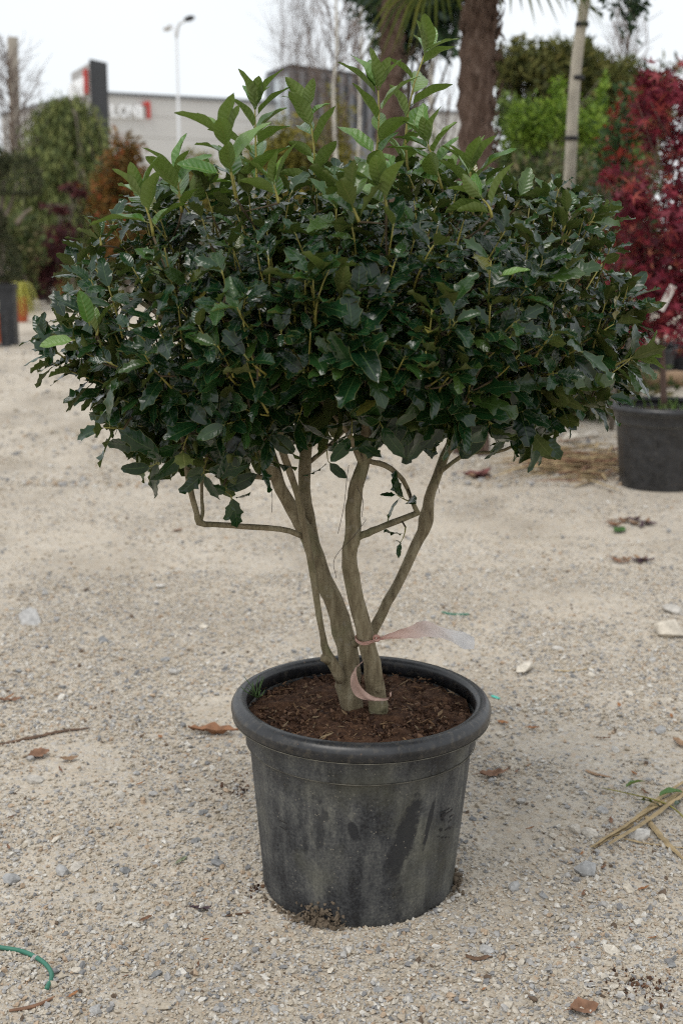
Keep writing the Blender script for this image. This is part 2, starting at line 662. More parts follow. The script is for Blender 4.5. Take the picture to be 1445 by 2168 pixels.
def scatter(name, P, scl, rot, protos, label=None, cat=None, parent=None):
    """one object: small stones or crumbs on points, by geometry nodes"""
    me = bpy.data.meshes.new(name)
    me.vertices.add(len(P))
    me.vertices.foreach_set('co', np.asarray(P, np.float32).ravel())
    for an, av in (('scl', scl), ('rot', rot)):
        a = me.attributes.new(an, 'FLOAT_VECTOR', 'POINT')
        a.data.foreach_set('vector', np.asarray(av, np.float32).ravel())
    o = bpy.data.objects.new(name, me)
    link(o, parent)
    pc = bpy.data.collections.new(name + '_shapes')
    for i, pm in enumerate(protos):
        pc.objects.link(bpy.data.objects.new(name + '_shape', pm))
    g = bpy.data.node_groups.new(name, 'GeometryNodeTree')
    g.interface.new_socket('Geometry', in_out='INPUT', socket_type='NodeSocketGeometry')
    g.interface.new_socket('Geometry', in_out='OUTPUT', socket_type='NodeSocketGeometry')
    N = g.nodes
    gi, go = N.new('NodeGroupInput'), N.new('NodeGroupOutput')
    ci = N.new('GeometryNodeCollectionInfo')
    ci.inputs['Collection'].default_value = pc
    ci.inputs['Separate Children'].default_value = True
    ci.inputs['Reset Children'].default_value = True
    ip = N.new('GeometryNodeInstanceOnPoints')
    ip.inputs['Pick Instance'].default_value = True
    ars = []
    for an in ('scl', 'rot'):
        na = N.new('GeometryNodeInputNamedAttribute')
        na.data_type = 'FLOAT_VECTOR'
        na.inputs['Name'].default_value = an
        ars.append(na)
    g.links.new(gi.outputs[0], ip.inputs['Points'])
    g.links.new(ci.outputs[0], ip.inputs['Instance'])
    g.links.new(ars[0].outputs['Attribute'], ip.inputs['Scale'])
    g.links.new(ars[1].outputs['Attribute'], ip.inputs['Rotation'])
    g.links.new(ip.outputs[0], go.inputs[0])
    md = o.modifiers.new('scatter', 'NODES')
    md.node_group = g
    return tag(o, label, cat, kind='stuff')


def gravel_points(n, y0, y1, med, sig, smin, smax, seed, power=1.0):
    rs = np.random.RandomState(seed)
    t = rs.rand(n) ** power
    y = y0 + (y1 - y0) * t
    x = (rs.rand(n) * 2 - 1) * (y * 0.30 + 0.25)
    # loose patches and swept sandy patches
    keep = rs.rand(n) < np.clip(-0.45 + 2.3 * (vnoise(x * 2.6 + 9, y * 2.6, 11) * 0.6 + vnoise(x * 7, y * 7, 12) * 0.4), 0.1, 1)
    d = np.hypot(x - POT[0], y - POT[1])
    keep &= d > 0.223
    x, y = x[keep], y[keep]
    m = len(x)
    s = np.clip(med * np.exp(sig * rs.randn(m)), smin, smax)
    z = gz(x, y) + s * 0.2
    P = np.stack([x, y, z], 1)
    scl = s[:, None] * (0.8 + 0.4 * rs.rand(m, 3))
    rot = np.stack([rs.randn(m) * 0.35, rs.randn(m) * 0.35, rs.rand(m) * 6.28], 1)
    return P, scl, rot


prs = np.random.RandomState(5)
PEBM = [hull_mesh('pebble', 16, prs, PEB, (1, prs.uniform(0.6, 0.95), prs.uniform(0.4, 0.7)), noise=0.1) for _ in range(7)]
A = gravel_points(190000, 1.6, 5.6, 0.0062, 0.5, 0.003, 0.022, 21, 1.7)
B = gravel_points(60000, 3.4, 8.5, 0.0085, 0.45, 0.005, 0.03, 22, 1.2)
C = gravel_points(2600, 1.6, 4.6, 0.0145, 0.3, 0.010, 0.028, 23)
D = gravel_points(16000, 7.5, 18, 0.02, 0.45, 0.01, 0.06, 24, 1.3)
GR = [np.vstack(q) for q in zip(A, B, C, D)]
scatter('gravel', GR[0], GR[1], GR[2], PEBM,
        'loose fine gravel in beige, grey and tan strewn over the yard', 'gravel')


# ------------------------------------------------------------------ the big pot and its soil
DUSTLINE = simple('dusty_edge', (0.095, 0.088, 0.07), 0.8, 0.5, 30)


def make_pot(name, label, loc, sc=1.0, wall_mat=POTW, rim_mat=POTR, group=None, notch=True, rz=0.0):
    t = thing(name, label, 'plant pot', (*loc, 0), group, rz)
    s = sc
    seg = 96
    m = MB()
    outer = [(0.219, 0.0), (0.2245, 0.003), (0.2270, 0.012), (0.2290, 0.05), (0.2410, 0.18), (0.2525, 0.30), (0.2575, 0.352),
             (0.2596, 0.357), (0.2640, 0.360), (0.2656, 0.365), (0.2650, 0.372), (0.2700, 0.405), (0.2730, 0.430)]
    inner = [(0.2655, 0.425), (0.262, 0.39), (0.251, 0.34), (0.225, 0.03), (0.215, 0.012)]
    prof = np.array(outer + inner) * s
    a = np.arange(seg) * 2 * math.pi / seg
    V, F = [], []
    for (r, z) in prof:
        # slight flutes moulded in the wall and a wobble
        k = 0.0020 * s * np.cos(a * 20) * (0.03 * s < z < 0.34 * s)
        zz = np.full(seg, z)
        rr = r + k + 0.0015 * s * np.sin(a * 2 + 0.6)
        if notch and z < 0.014 * s:
            # drain notches in the foot
            cut = np.abs(((a / (2 * math.pi) * 6 + 0.5) % 1) - 0.5) < 0.055
            zz = np.where(cut, 0.0135 * s, zz)
        V.append(np.stack([rr * np.cos(a), rr * np.sin(a), zz], 1))
    V = np.concatenate(V)
    n = len(prof)
    for i in range(n - 1):
        for k in range(seg):
            k2 = (k + 1) % seg
            F.append((i * seg + k, i * seg + k2, (i + 1) * seg + k2, (i + 1) * seg + k))
    F.append(tuple((n - 1) * seg + k for k in range(seg)))
    m.add(V, F)
    wl = m.build('wall', wall_mat, t)
    wl.data.set_sharp_from_angle(angle=math.radians(40))
    r = MB()
    rim = [(0.2630, 0.4525), (0.2665, 0.4590), (0.2745, 0.4625), (0.2850, 0.4615), (0.2940, 0.4560), (0.2990, 0.4470),
           (0.3000, 0.4430), (0.2990, 0.4360), (0.2968, 0.4255), (0.2938, 0.4220), (0.2890, 0.4220), (0.2840, 0.4225), (0.2735, 0.4230), (0.2640, 0.4225)]
    pr = np.array(rim) * s
    r.lathe(pr, 128, closed=True)
    rr = r.build('rim', rim_mat, t)
    MB().lathe(np.array([(0.2648, 0.3590), (0.2664, 0.3600), (0.2664, 0.3612), (0.2648, 0.3622)]) * s, 96, closed=True).build('mould_line', DUSTLINE, t)
    MB().lathe(np.array([(0.2935, 0.4212), (0.2972, 0.4220), (0.2968, 0.4234), (0.2935, 0.4228)]) * s, 96, closed=True).build('lip', DUSTLINE, t)
    return t


pot = make_pot('plant_pot', 'large dusty black plastic pot holding the holly, with rolled rim', POT)
pot.rotation_euler = (math.radians(0.35), math.radians(0.6), 0.28)


def soil_disc(name, c, z, R, label, hump=0.012, seed=3, mat=SOIL):
    rs = np.random.RandomState(seed)
    V, F = [(c[0], c[1], z + hump)], []
    rings, seg = 34, 120
    for i in range(1, rings + 1):
        rr = R * i / rings
        for k in range(seg):
            an = 2 * math.pi * k / seg
            x, y = c[0] + rr * math.cos(an), c[1] + rr * math.sin(an)
            V.append((x, y, z + hump * (1 - (i / rings) ** 2)))
    V = np.array(V)
    x, y = V[:, 0], V[:, 1]
    V[:, 2] += (vnoise(x * 22, y * 22, seed) - 0.5) * 0.022 + (vnoise(x * 60, y * 60, seed + 1) - 0.5) * 0.012 + (vnoise(x * 150, y * 150, seed + 2) - 0.5) * 0.007
    for k in range(seg):
        F.append((0, 1 + k, 1 + (k + 1) % seg))
    for i in range(rings - 1):
        for k in range(seg):
            k2 = (k + 1) % seg
            F.append((1 + i * seg + k, 1 + (i + 1) * seg + k, 1 + (i + 1) * seg + k2, 1 + i * seg + k2))
    o = link(bpy.data.objects.new(name, mesh_np(name, V, F, mat)))
    return tag(o, label, 'soil', kind='stuff')


SOILZ = 0.418
soil_disc('potting_soil', POT, SOILZ, 0.2635, 'dark brown crumbly soil filling the big pot')
SBIT = [hull_mesh('crumb', 12, prs, SOILBIT, (1, prs.uniform(0.5, 0.9), prs.uniform(0.4, 0.8)), noise=0.2) for _ in range(5)]
CHIP = m_objvar('bark_chip', [(0.0, (0.11, 0.05, 0.022)), (0.5, (0.2, 0.12, 0.06)), (0.8, (0.26, 0.19, 0.11)), (1.0, (0.09, 0.06, 0.04))])
CHIPM = [hull_mesh('chip', 12, prs, CHIP, (1, 0.22, 0.12), noise=0.2) for _ in range(3)]
n = 4200
ra, an = 0.258 * np.sqrt(RS.rand(n)), RS.rand(n) * 6.283
sx, sy = POT[0] + ra * np.cos(an), POT[1] + ra * np.sin(an)
sz = SOILZ + 0.012 * (1 - (ra / 0.262) ** 2) + 0.002 * RS.randn(n)
ss = np.clip(0.0075 * np.exp(0.5 * RS.randn(n)), 0.003, 0.024)
scatter('soil_crumbs', np.stack([sx, sy, sz], 1), ss[:, None] * (0.7 + 0.6 * RS.rand(n, 3)), RS.rand(n, 3) * 6.28, SBIT,
        'small loose crumbs of soil heaped inside the big pot', 'soil')
n = 330
ra, an = 0.255 * np.sqrt(RS.rand(n)), RS.rand(n) * 6.283
scatter('bark_mulch', np.stack([POT[0] + ra * np.cos(an), POT[1] + ra * np.sin(an), SOILZ + 0.012 + 0.004 * RS.rand(n)], 1),
        np.clip(0.013 * np.exp(0.5 * RS.randn(n)), 0.006, 0.04)[:, None] * np.ones((1, 3)),
        np.stack([RS.randn(n) * 0.3, RS.randn(n) * 0.3, RS.rand(n) * 6.28], 1), CHIPM, 'thin bark chips and fibres mixed into the pot soil', 'mulch')

# ------------------------------------------------------------------ the holly
holly = thing('holly_tree', 'bushy dark green holly with spiny glossy leaves on several bare stems', 'tree', (POT[0], POT[1], SOILZ))
INV = -np.array((POT[0], POT[1], SOILZ))


def wpts(L):
    """[(px, py, Y, diameter px)] -> world points and radii"""
    P = np.array([at(a, b, c) for a, b, c, d in L])
    r = np.array([d * 0.5 * mpp(c) for a, b, c, d in L])
    return P, r


NODES, NR = [], []


def stem(name, L, n=26, sides=14, rough=0.025, knots=(), keep_nodes_from=0.0, stubs=()):
    P, r = wpts(L)
    r = r * 0.93
    Q = spline(np.hstack([P, r[:, None]]), n)
    m = MB()
    rad = Q[:, 3] * (1 + 0.05 * np.sin(np.linspace(0, 17, n) + RS.rand() * 6))
    for kt, ka in knots:
        rad = rad * (1 + ka * np.exp(-((np.linspace(0, 1, n) - kt) / 0.025) ** 2))
    pts = Q[:, :3] + RS.randn(n, 3) * rad[:, None] * 0.05
    m.tube(pts + INV, rad, sides, rough=rough)
    for (st, dpx, dpy, dY, L0, rr) in stubs:      # cut side shoots
        p = pts[int(st * (n - 1))]
        d = unit(np.array((dpx, dY, -dpy)))
        m.tube(np.array([p + d * rad[int(st * (n - 1))] * 0.5, p + d * (rad[int(st * (n - 1))] + L0 * 0.5), p + d * (rad[int(st * (n - 1))] + L0)]) + INV,
               [rr * 1.25, rr, rr * 0.92], 10, rough=0.05)
    for _ in range(int(n * 0.35)):                # pruning scars and burrs
        i = RS.randint(2, n - 2)
        d = unit(np.cross(unit(pts[i + 1] - pts[i]), RS.randn(3)))
        k = rad[i] * RS.uniform(0.22, 0.42)
        c = pts[i] + d * rad[i] * 0.9
        m.tube(np.array([c - d * k, c, c + d * k * 0.35]) + INV, [k * 1.3, k, k * 0.55], 8, rough=0.1)
    o = m.build(name, BARK, holly)
    for i in range(n):
        if i / (n - 1) >= keep_nodes_from:
            NODES.append(pts[i])
            NR.append(rad[i])
    return o


# the stems (photograph pixels, distance, diameter in pixels)
stem('stem', [(752, 1545, 2.785, 64), (749, 1505, 2.788, 56), (738, 1470, 2.79, 52), (737, 1389, 2.795, 48), (716, 1300, 2.805, 46), (690, 1238, 2.81, 45),
              (666, 1171, 2.815, 42), (648, 1128, 2.82, 38), (622, 1086, 2.80, 32), (588, 1020, 2.77, 29), (560, 960, 2.74, 27), (520, 880, 2.70, 22),
              (460, 790, 2.66, 18), (380, 700, 2.62, 14), (300, 640, 2.6, 10)], 44, knots=((0.16, 0.12), (0.26, 0.08)), keep_nodes_from=0.6,
     stubs=((0.24, 0.8, -0.4, -0.5, 0.010, 0.011),))
stem('stem', [(668, 1165, 2.82, 26), (652, 1085, 2.84, 27), (644, 1025, 2.85, 27), (646, 967, 2.86, 28), (651, 909, 2.87, 26), (648, 820, 2.88, 22),
              (655, 720, 2.9, 18), (640, 620, 2.92, 13), (650, 520, 2.93, 8)], 26, keep_nodes_from=0.5)
stem('stem', [(722, 1440, 2.76, 26), (704, 1405, 2.75, 26), (690, 1378, 2.745, 22), (683, 1345, 2.74, 15), (675, 1306, 2.735, 15), (666, 1238, 2.73, 16), (656, 1180, 2.725, 16), (643, 1112, 2.72, 17),
              (629, 1045, 2.71, 17), (612, 996, 2.69, 17), (598, 953, 2.67, 17), (588, 895, 2.65, 16), (570, 800, 2.6, 13), (540, 690, 2.55, 10), (520, 590, 2.52, 7)],
     36, 12, keep_nodes_from=0.75, stubs=((0.10, -0.8, -0.55, -0.3, 0.012, 0.011),))
stem('stem', [(806, 1550, 2.762, 50), (803, 1512, 2.765, 44), (798, 1480, 2.765, 42), (786, 1403, 2.755, 40), (767, 1326, 2.745, 40), (748, 1243, 2.74, 38), (739, 1180, 2.735, 36), (747, 1132, 2.73, 37),
              (748, 1074, 2.73, 34), (755, 1025, 2.73, 33), (768, 985, 2.73, 31), (774, 920, 2.72, 26), (770, 830, 2.70, 22), (780, 730, 2.68, 17), (770, 630, 2.66, 12), (785, 520, 2.64, 8)],
     46, knots=((0.10, 0.10), (0.17, 0.07), (0.36, 0.09)), keep_nodes_from=0.62, stubs=((0.165, 0.35, -0.3, -0.8, 0.003, 0.011), (0.125, 0.5, 0.1, -0.8, 0.001, 0.009)))
stem('stem', [(776, 1385, 2.84, 30), (787, 1340, 2.86, 25), (816, 1282, 2.88, 25), (845, 1229, 2.9, 25), (874, 1166, 2.92, 25), (896, 1122, 2.93, 25), (903, 1088, 2.935, 27),
              (913, 1040, 2.94, 24), (932, 987, 2.95, 23), (955, 935, 2.96, 21), (1000, 860, 2.97, 18), (1060, 770, 2.98, 15), (1130, 690, 2.98, 11), (1190, 620, 2.98, 7)],
     38, 12, knots=((0.44, 0.28), (0.40, 0.2)), keep_nodes_from=0.55)
# branches that leave the stems
stem('branch', [(640, 1136, 2.73, 15), (600, 1121, 2.71, 14), (525, 1115, 2.67, 13), (467, 1111, 2.64, 13), (424, 1107, 2.62, 15), (415, 1080, 2.61, 13), (404, 1040, 2.6, 13),
                (396, 996, 2.59, 14), (385, 920, 2.58, 11), (350, 830, 2.55, 8), (300, 750, 2.53, 6)], 28, 10, knots=((0.42, 0.35),), keep_nodes_from=0.7)
stem('branch', [(425, 1103, 2.62, 9), (429, 1085, 2.625, 9), (427, 1050, 2.63, 8), (430, 1000, 2.64, 7), (450, 900, 2.66, 5)], 12, 8, keep_nodes_from=0.5)
stem('branch', [(575, 1012, 2.765, 12), (520, 1006, 2.74, 11), (477, 991, 2.72, 10), (455, 957, 2.7, 9), (430, 900, 2.68, 7), (400, 830, 2.67, 5)], 16, 8, keep_nodes_from=0.5)
stem('branch', [(748, 1140, 2.73, 20), (770, 1132, 2.735, 18), (792, 1122, 2.74, 16), (835, 1105, 2.76, 15), (884, 1086, 2.79, 14)], 12, 10)
stem('branch', [(884, 1088, 2.79, 13), (872, 1062, 2.78, 10), (862, 1035, 2.77, 10), (845, 1008, 2.76, 12), (815, 985, 2.745, 13), (775, 975, 2.735, 12)], 16, 9)
stem('branch', [(768, 985, 2.73, 16), (800, 940, 2.72, 13), (840, 880, 2.68, 11), (890, 800, 2.62, 9), (940, 700, 2.56, 7)], 16, 9, keep_nodes_from=0.3)
stem('branch', [(768, 990, 2.73, 14), (735, 915, 2.66, 12), (690, 860, 2.58, 10), (640, 790, 2.5, 8), (600, 700, 2.44, 6)], 16, 9, keep_nodes_from=0.3)
stem('branch', [(646, 985, 2.86, 12), (690, 950, 2.88, 10), (740, 900, 2.95, 9), (830, 820, 3.05, 8), (900, 720, 3.12, 6)], 16, 8, keep_nodes_from=0.3)
stem('branch', [(600, 1035, 2.78, 14), (570, 940, 2.86, 12), (500, 850, 2.98, 10), (430, 750, 3.08, 8), (380, 650, 3.14, 6)], 16, 9, keep_nodes_from=0.3)
stem('branch', [(925, 1005, 2.945, 11), (985, 962, 2.9, 9), (1060, 955, 2.82, 7), (1120, 920, 2.76, 6), (1200, 850, 2.72, 5)], 16, 8, keep_nodes_from=0.3)
stem('branch', [(935, 975, 2.95, 12), (1000, 900, 2.85, 10), (1080, 830, 2.72, 8), (1150, 740, 2.62, 6)], 16, 8, keep_nodes_from=0.3)
stem('branch', [(950, 945, 2.96, 11), (1000, 850, 3.08, 9), (1020, 760, 3.18, 7), (1000, 660, 3.22, 5)], 16, 8, keep_nodes_from=0.3)

# ---- leaf shapes


def leaf_shape(L, W, spiny, curl, cup, wave, twist, rs, wide=0.5, stations=11):
    """a leaf lying along +x, upper side +z; returns V, F, UV"""
    ts = np.concatenate([[-0.13, -0.03], np.linspace(0.02, 1.0, stations)])
    us = np.array((-1, -0.5, 0, 0.5, 1.0))
    teeth = ((2, 5, 8), (3, 6, 9), (2, 4, 7, 9), (4, 7, 9))[rs.randint(4)]
    V, UV = [], []
    for i, t in enumerate(ts):
        if t < 0:
            hw = 0.024 * W * 2
        else:
            p = math.sin(math.pi * min(t, 1) ** (0.85 + 0.5 * (wide - 0.5))) ** (0.62 if spiny else 0.56) if t < 1 else 0.0
            hw = 0.5 * W * max(p, 0.012)
        k = i - 2
        for u in us:
            e = 1.0
            zz = 0.0
            if spiny and 1 <= k <= stations - 2 and abs(u) > 0.9:
                if k in teeth:
                    e = 1.0 + spiny * 0.26
                    zz += wave * W * (0.5 if ((k // 2) + (u > 0)) % 2 else -0.3)
                else:
                    e = 1.0 - spiny * (0.17 if (k - 1 in teeth or k + 1 in teeth) else 0.12)
                    zz -= wave * W * 0.08
            elif abs(u) > 0.9 and t > 0:
                zz += wave * W * 0.22 * math.sin(t * 13 + (1.3 if u > 0 else 0))
            y = u * hw * e
            xx = t * L + (0.05 * L * spiny * e if (spiny and abs(u) > 0.9 and k in teeth) else 0)
            zz += cup * abs(u) * hw
            tt = max(t, 0)
            zz -= curl * L * tt * tt
            # twist along the length
            an = twist * tt
            V.append((xx, y * math.cos(an) - zz * 0, zz + y * math.sin(an)))
            UV.append(((u + 1) / 2, t))
    V = np.array(V)
    V[:, 0] -= ts[0] * L
    F = []
    for i in range(len(ts) - 1):
        for k in range(4):
            a = i * 5 + k
            F.append((a, a + 5, a + 6, a + 1))
    return V, np.array(F), np.array(UV)


lrs = np.random.RandomState(12)
SHAPES = []          # (V, F, UV, young)
for i in range(6):   # spiny, mature
    SHAPES.append((*leaf_shape(1, lrs.uniform(0.46, 0.58), lrs.uniform(0.5, 0.9), lrs.uniform(0.05, 0.35), lrs.uniform(-0.3, 0.5), lrs.uniform(0.2, 0.42), lrs.uniform(-0.5, 0.5), lrs), 0.0))
for i in range(4):   # smooth, mature
    SHAPES.append((*leaf_shape(1, lrs.uniform(0.44, 0.56), lrs.uniform(0.0, 0.25), lrs.uniform(0.1, 0.35), lrs.uniform(0.1, 0.4), lrs.uniform(0.15, 0.3), lrs.uniform(-0.4, 0.4), lrs), 0.0))
for i in range(2):   # half grown green, spiny
    SHAPES.append((*leaf_shape(1, lrs.uniform(0.46, 0.56), lrs.uniform(0.3, 0.6), lrs.uniform(0.05, 0.2), lrs.uniform(0.2, 0.5), lrs.uniform(0.15, 0.3), lrs.uniform(-0.4, 0.4), lrs), 0.3))
for i in range(5):   # young, broad and smooth
    SHAPES.append((*leaf_shape(1, lrs.uniform(0.42, 0.52), 0, lrs.uniform(-0.04, 0.38), lrs.uniform(0.15, 0.75), lrs.uniform(0.1, 0.25), lrs.uniform(-0.35, 0.35), lrs, 0.3), 1.0))
SPINY, SMOOTH, HALF, YOUNG = range(0, 6), range(6, 10), range(10, 12), range(12, 17)

LEAVES = []          # (shape, 4x4 frame as R, T, size)


def put_leaf(p, d, nrm, size, shape):
    x = unit(d)
    z = nrm - x * np.dot(nrm, x)
    if np.linalg.norm(z) < 1e-4:
        z = np.cross(x, (0.3, 0.5, 0.8))
    z = unit(z)
    y = np.cross(z, x)
    R = np.stack([x, y, z], 1) * size
    LEAVES.append((shape, R, np.asarray(p, float), size))


GT, BT = MB(), MB()    # green shoots, brown twigs


def shoot(base, d, length, nleaf, size, kinds, spread=1.0, rad=0.0025, terminal=4, bare=0.0, rs=RS, mb=None):
    d = unit(d)
    side = unit(np.cross(d, rs.randn(3)))
    bend = side * length * 0.16 * rs.randn()
    n = 6
    ts = np.linspace(0, 1, n)
    P = base + np.outer(ts, d) * length + np.outer(ts * (1 - ts) * 2, bend) + np.outer(ts ** 2, np.array((0, 0, 0.12 * length)))
    (mb or GT).tube(P + INV, rad * (1 - 0.55 * ts), 5)
    ang = rs.rand() * 6.28
    tip = unit(P[-1] - P[-2])
    for k in range(nleaf + terminal):
        last = k >= nleaf
        t = 1.0 if last else bare + (1 - bare) * (k + 0.5 * rs.rand()) / max(nleaf, 1)
        p = np.array([np.interp(t, ts, P[:, j]) for j in range(3)])
        ang += 2.4 + 0.35 * rs.randn()
        u = unit(np.cross(tip, np.array((0.31, 0.77, 0.2))))
        v = np.cross(tip, u)
        rad_dir = u * math.cos(ang) + v * math.sin(ang)
        open_a = (math.radians(rs.uniform(28, 55)) if last else math.radians(rs.uniform(48, 82))) * spread
        ld = tip * math.cos(open_a) + rad_dir * math.sin(open_a)
        nn = tip * math.sin(open_a) - rad_dir * math.cos(open_a)
        nn = unit(nn) + 0.28 * rs.randn(3) + np.array((0, 0, 0.25))
        s = size * rs.uniform(0.72, 1.15) * (0.85 if last else 1.0)
        put_leaf(p + rad_dir * rad * 0.6, ld + 0.1 * rs.randn(3), nn, s, kinds[rs.randint(len(kinds))])
    return P


# ---- the crown's form: outline seen from the front, as angles round its middle, and its depth
CC = (735, 690)
OUT = [(1315, 690), (1325, 780), (1290, 840), (1190, 865), (1130, 915), (1020, 905), (900, 890), (790, 880), (700, 865), (610, 880), (560, 915), (470, 950), (380, 970), (300, 925), (275, 870),
       (235, 840), (175, 805), (125, 765), (130, 690), (165, 610), (200, 560), (262, 505), (330, 465), (420, 440), (540, 435), (650, 440), (760, 435), (870, 432), (960, 430), (1060, 440), (1150, 462),
       (1240, 498), (1285, 555), (1305, 620)]
OA = np.array([math.atan2(-(b - CC[1]), a - CC[0]) for a, b in OUT])
ORr = np.array([math.hypot(a - CC[0], b - CC[1]) for a, b in OUT])
o_ = np.argsort(OA)
OA, ORr = OA[o_], ORr[o_]
Y0, DEP = 2.78, 0.52


def crown_point(th, rho, s):
    """th angle in the outline, rho 0..1 of the outline, s -1..1 depth"""
    R = np.interp(th, OA, ORr, period=2 * math.pi) * rho * math.sqrt(max(0, 1 - s * s)) * 0.97
    if s < 0 and math.sin(th) < 0:
        R *= 1 + 0.34 * max(s, -0.7) * math.sin(-th)      # the underside rises towards the front
    px, py = CC[0] + R * math.cos(th), CC[1] - R * math.sin(th)
    p0 = at(px, py, Y0)
    return np.array((p0[0], Y0 + DEP * s, p0[2]))


CENTER = at(CC[0], CC[1], Y0)
trs = np.random.RandomState(31)
targets = []
for i in range(600):
    th = trs.uniform(-math.pi, math.pi)
    # more of them across the wide sides
    if trs.rand() > (np.interp(th, OA, ORr, period=2 * math.pi) / 640) ** 1.1 + 0.15:
        th = trs.choice([0, math.pi]) + trs.randn() * 0.5
    s = trs.uniform(-0.96, 0.9) if trs.rand() < 0.7 else trs.uniform(-0.95, -0.2)
    rho = min(0.93, trs.uniform(0.02, 1.0) ** (0.42 if i < 430 else 0.7))
    p = crown_point((th + math.pi) % (2 * math.pi) - math.pi, rho, s)
    targets.append((p, rho, s))
for i in range(120):
    k = trs.randint(len(OUT))
    f = trs.rand()
    a, b = np.array(OUT[k]), np.array(OUT[(k + 1) % len(OUT)])
    q = a * (1 - f) + b * f
    th = math.atan2(-(q[1] - CC[1]), q[0] - CC[0])
    s_ = trs.uniform(-0.3, 0.2)
    targets.append((crown_point(th, trs.uniform(0.94, 1.02), s_), 1.0, s_))
HUB = at(740, 1010, 2.8)
targets.sort(key=lambda q: np.linalg.norm(q[0] - HUB))
NODES = [np.array(p) for p in NODES]


def connect(p, r0=0.0032):
    N = np.array(NODES)
    d = np.linalg.norm(N - p, axis=1)
    dh = np.linalg.norm(N - HUB, axis=1)
    score = d + 0.25 * dh + np.where(dh > np.linalg.norm(p - HUB) - 0.01, 0.3, 0)
    i = int(np.argmin(score))
    q = N[i]
    L = np.linalg.norm(p - q)
    if L < 0.02:
        return q
    k = max(4, int(L / 0.03))
    ts = np.linspace(0, 1, k)
    mid = RS.randn(3) * L * 0.10 + np.array((0, 0, -0.05 * L))
    P = q + np.outer(ts, p - q) + np.outer(4 * ts * (1 - ts) * 0.5, mid)
    rb = min(NR[i] * 0.7, r0 + 0.012 * L)
    rads = rb + (0.0022 - rb) * ts
    BT.tube(P + INV, rads, 6, rough=0.06)
    for j in range(1, k):
        NODES.append(P[j])
        NR.append(rads[j])
    return q


for p, rho, s in targets:
    q = connect(p)
    outw = unit((p - CENTER) / np.array((0.64, DEP, 0.3)))
    low = np.clip((CENTER[2] - p[2]) / 0.28, 0, 1)
    d = outw * (0.75 + 0.35 * low) + np.array((0, 0, 0.95 - 1.15 * low)) + 0.28 * RS.randn(3)
    kinds = list(SPINY) * 2 + list(SMOOTH) + [10]
    size = RS.uniform(0.048, 0.07)
    if low > 0.35:
        kinds = list(SPINY) + list(SMOOTH) * 2
        size = RS.uniform(0.056, 0.088)
    if low == 0 and RS.rand() < 0.08 and p[2] > CENTER[2] + 0.15:
        kinds = list(HALF)
    L = RS.uniform(0.055, 0.12) * (0.8 if low > 0.4 else 1)
    shoot(p - unit(d) * L * 0.45, d, L, RS.randint(4, 8), size * RS.uniform(0.85, 1.2), kinds, terminal=RS.randint(2, 4))

# leafy rosettes on the sparse lower edge and the odd sprig on a bare branch
for px, py, Yd, dx, dz, nl, sz in [(300, 905, 2.5, -0.8, 0.3, 3, 0.07), (262, 950, 2.45, -0.7, 0.0, 3, 0.075), (350, 1000, 2.48, -0.4, -0.5, 3, 0.08), (470, 1040, 2.6, 0.3, -0.2, 3, 0.062),
                                   (440, 1010, 2.55, -0.1, -0.5, 3, 0.075), (540, 990, 2.6, 0.2, -0.8, 3, 0.07), (690, 985, 2.7, 0.1, -0.9, 1, 0.06), (745, 930, 2.5, 0.0, -0.6, 3, 0.088),
                                   (850, 870, 2.5, -0.1, -0.8, 2, 0.085), (866, 1065, 2.72, -0.4, 0.2, 3, 0.05), (858, 1120, 2.74, -0.2, -0.6, 1, 0.045), (1030, 905, 2.5, 0.1, -0.9, 3, 0.085),
                                   (1110, 915, 2.55, 0.2, -0.9, 3, 0.08), (960, 900, 2.5, 0.0, -0.9, 3, 0.08), (1150, 900, 2.6, 0.5, -0.6, 3, 0.07), (790, 905, 2.5, 0.3, -0.8, 2, 0.08),
                                   (640, 900, 2.52, -0.2, -0.7, 3, 0.08), (580, 930, 2.5, -0.3, -0.6, 3, 0.08), (500, 960, 2.5, -0.2, -0.7, 3, 0.08), (400, 960, 2.45, -0.2, -0.7, 3, 0.08)]:
    p = at(px, py - (42 if py < 1030 else 4), Yd)
    connect(p, 0.002)
    shoot(p, (dx, -0.35, dz), 0.04, nl, sz, list(SMOOTH) * 2 + list(SPINY), terminal=2, rad=0.0018)

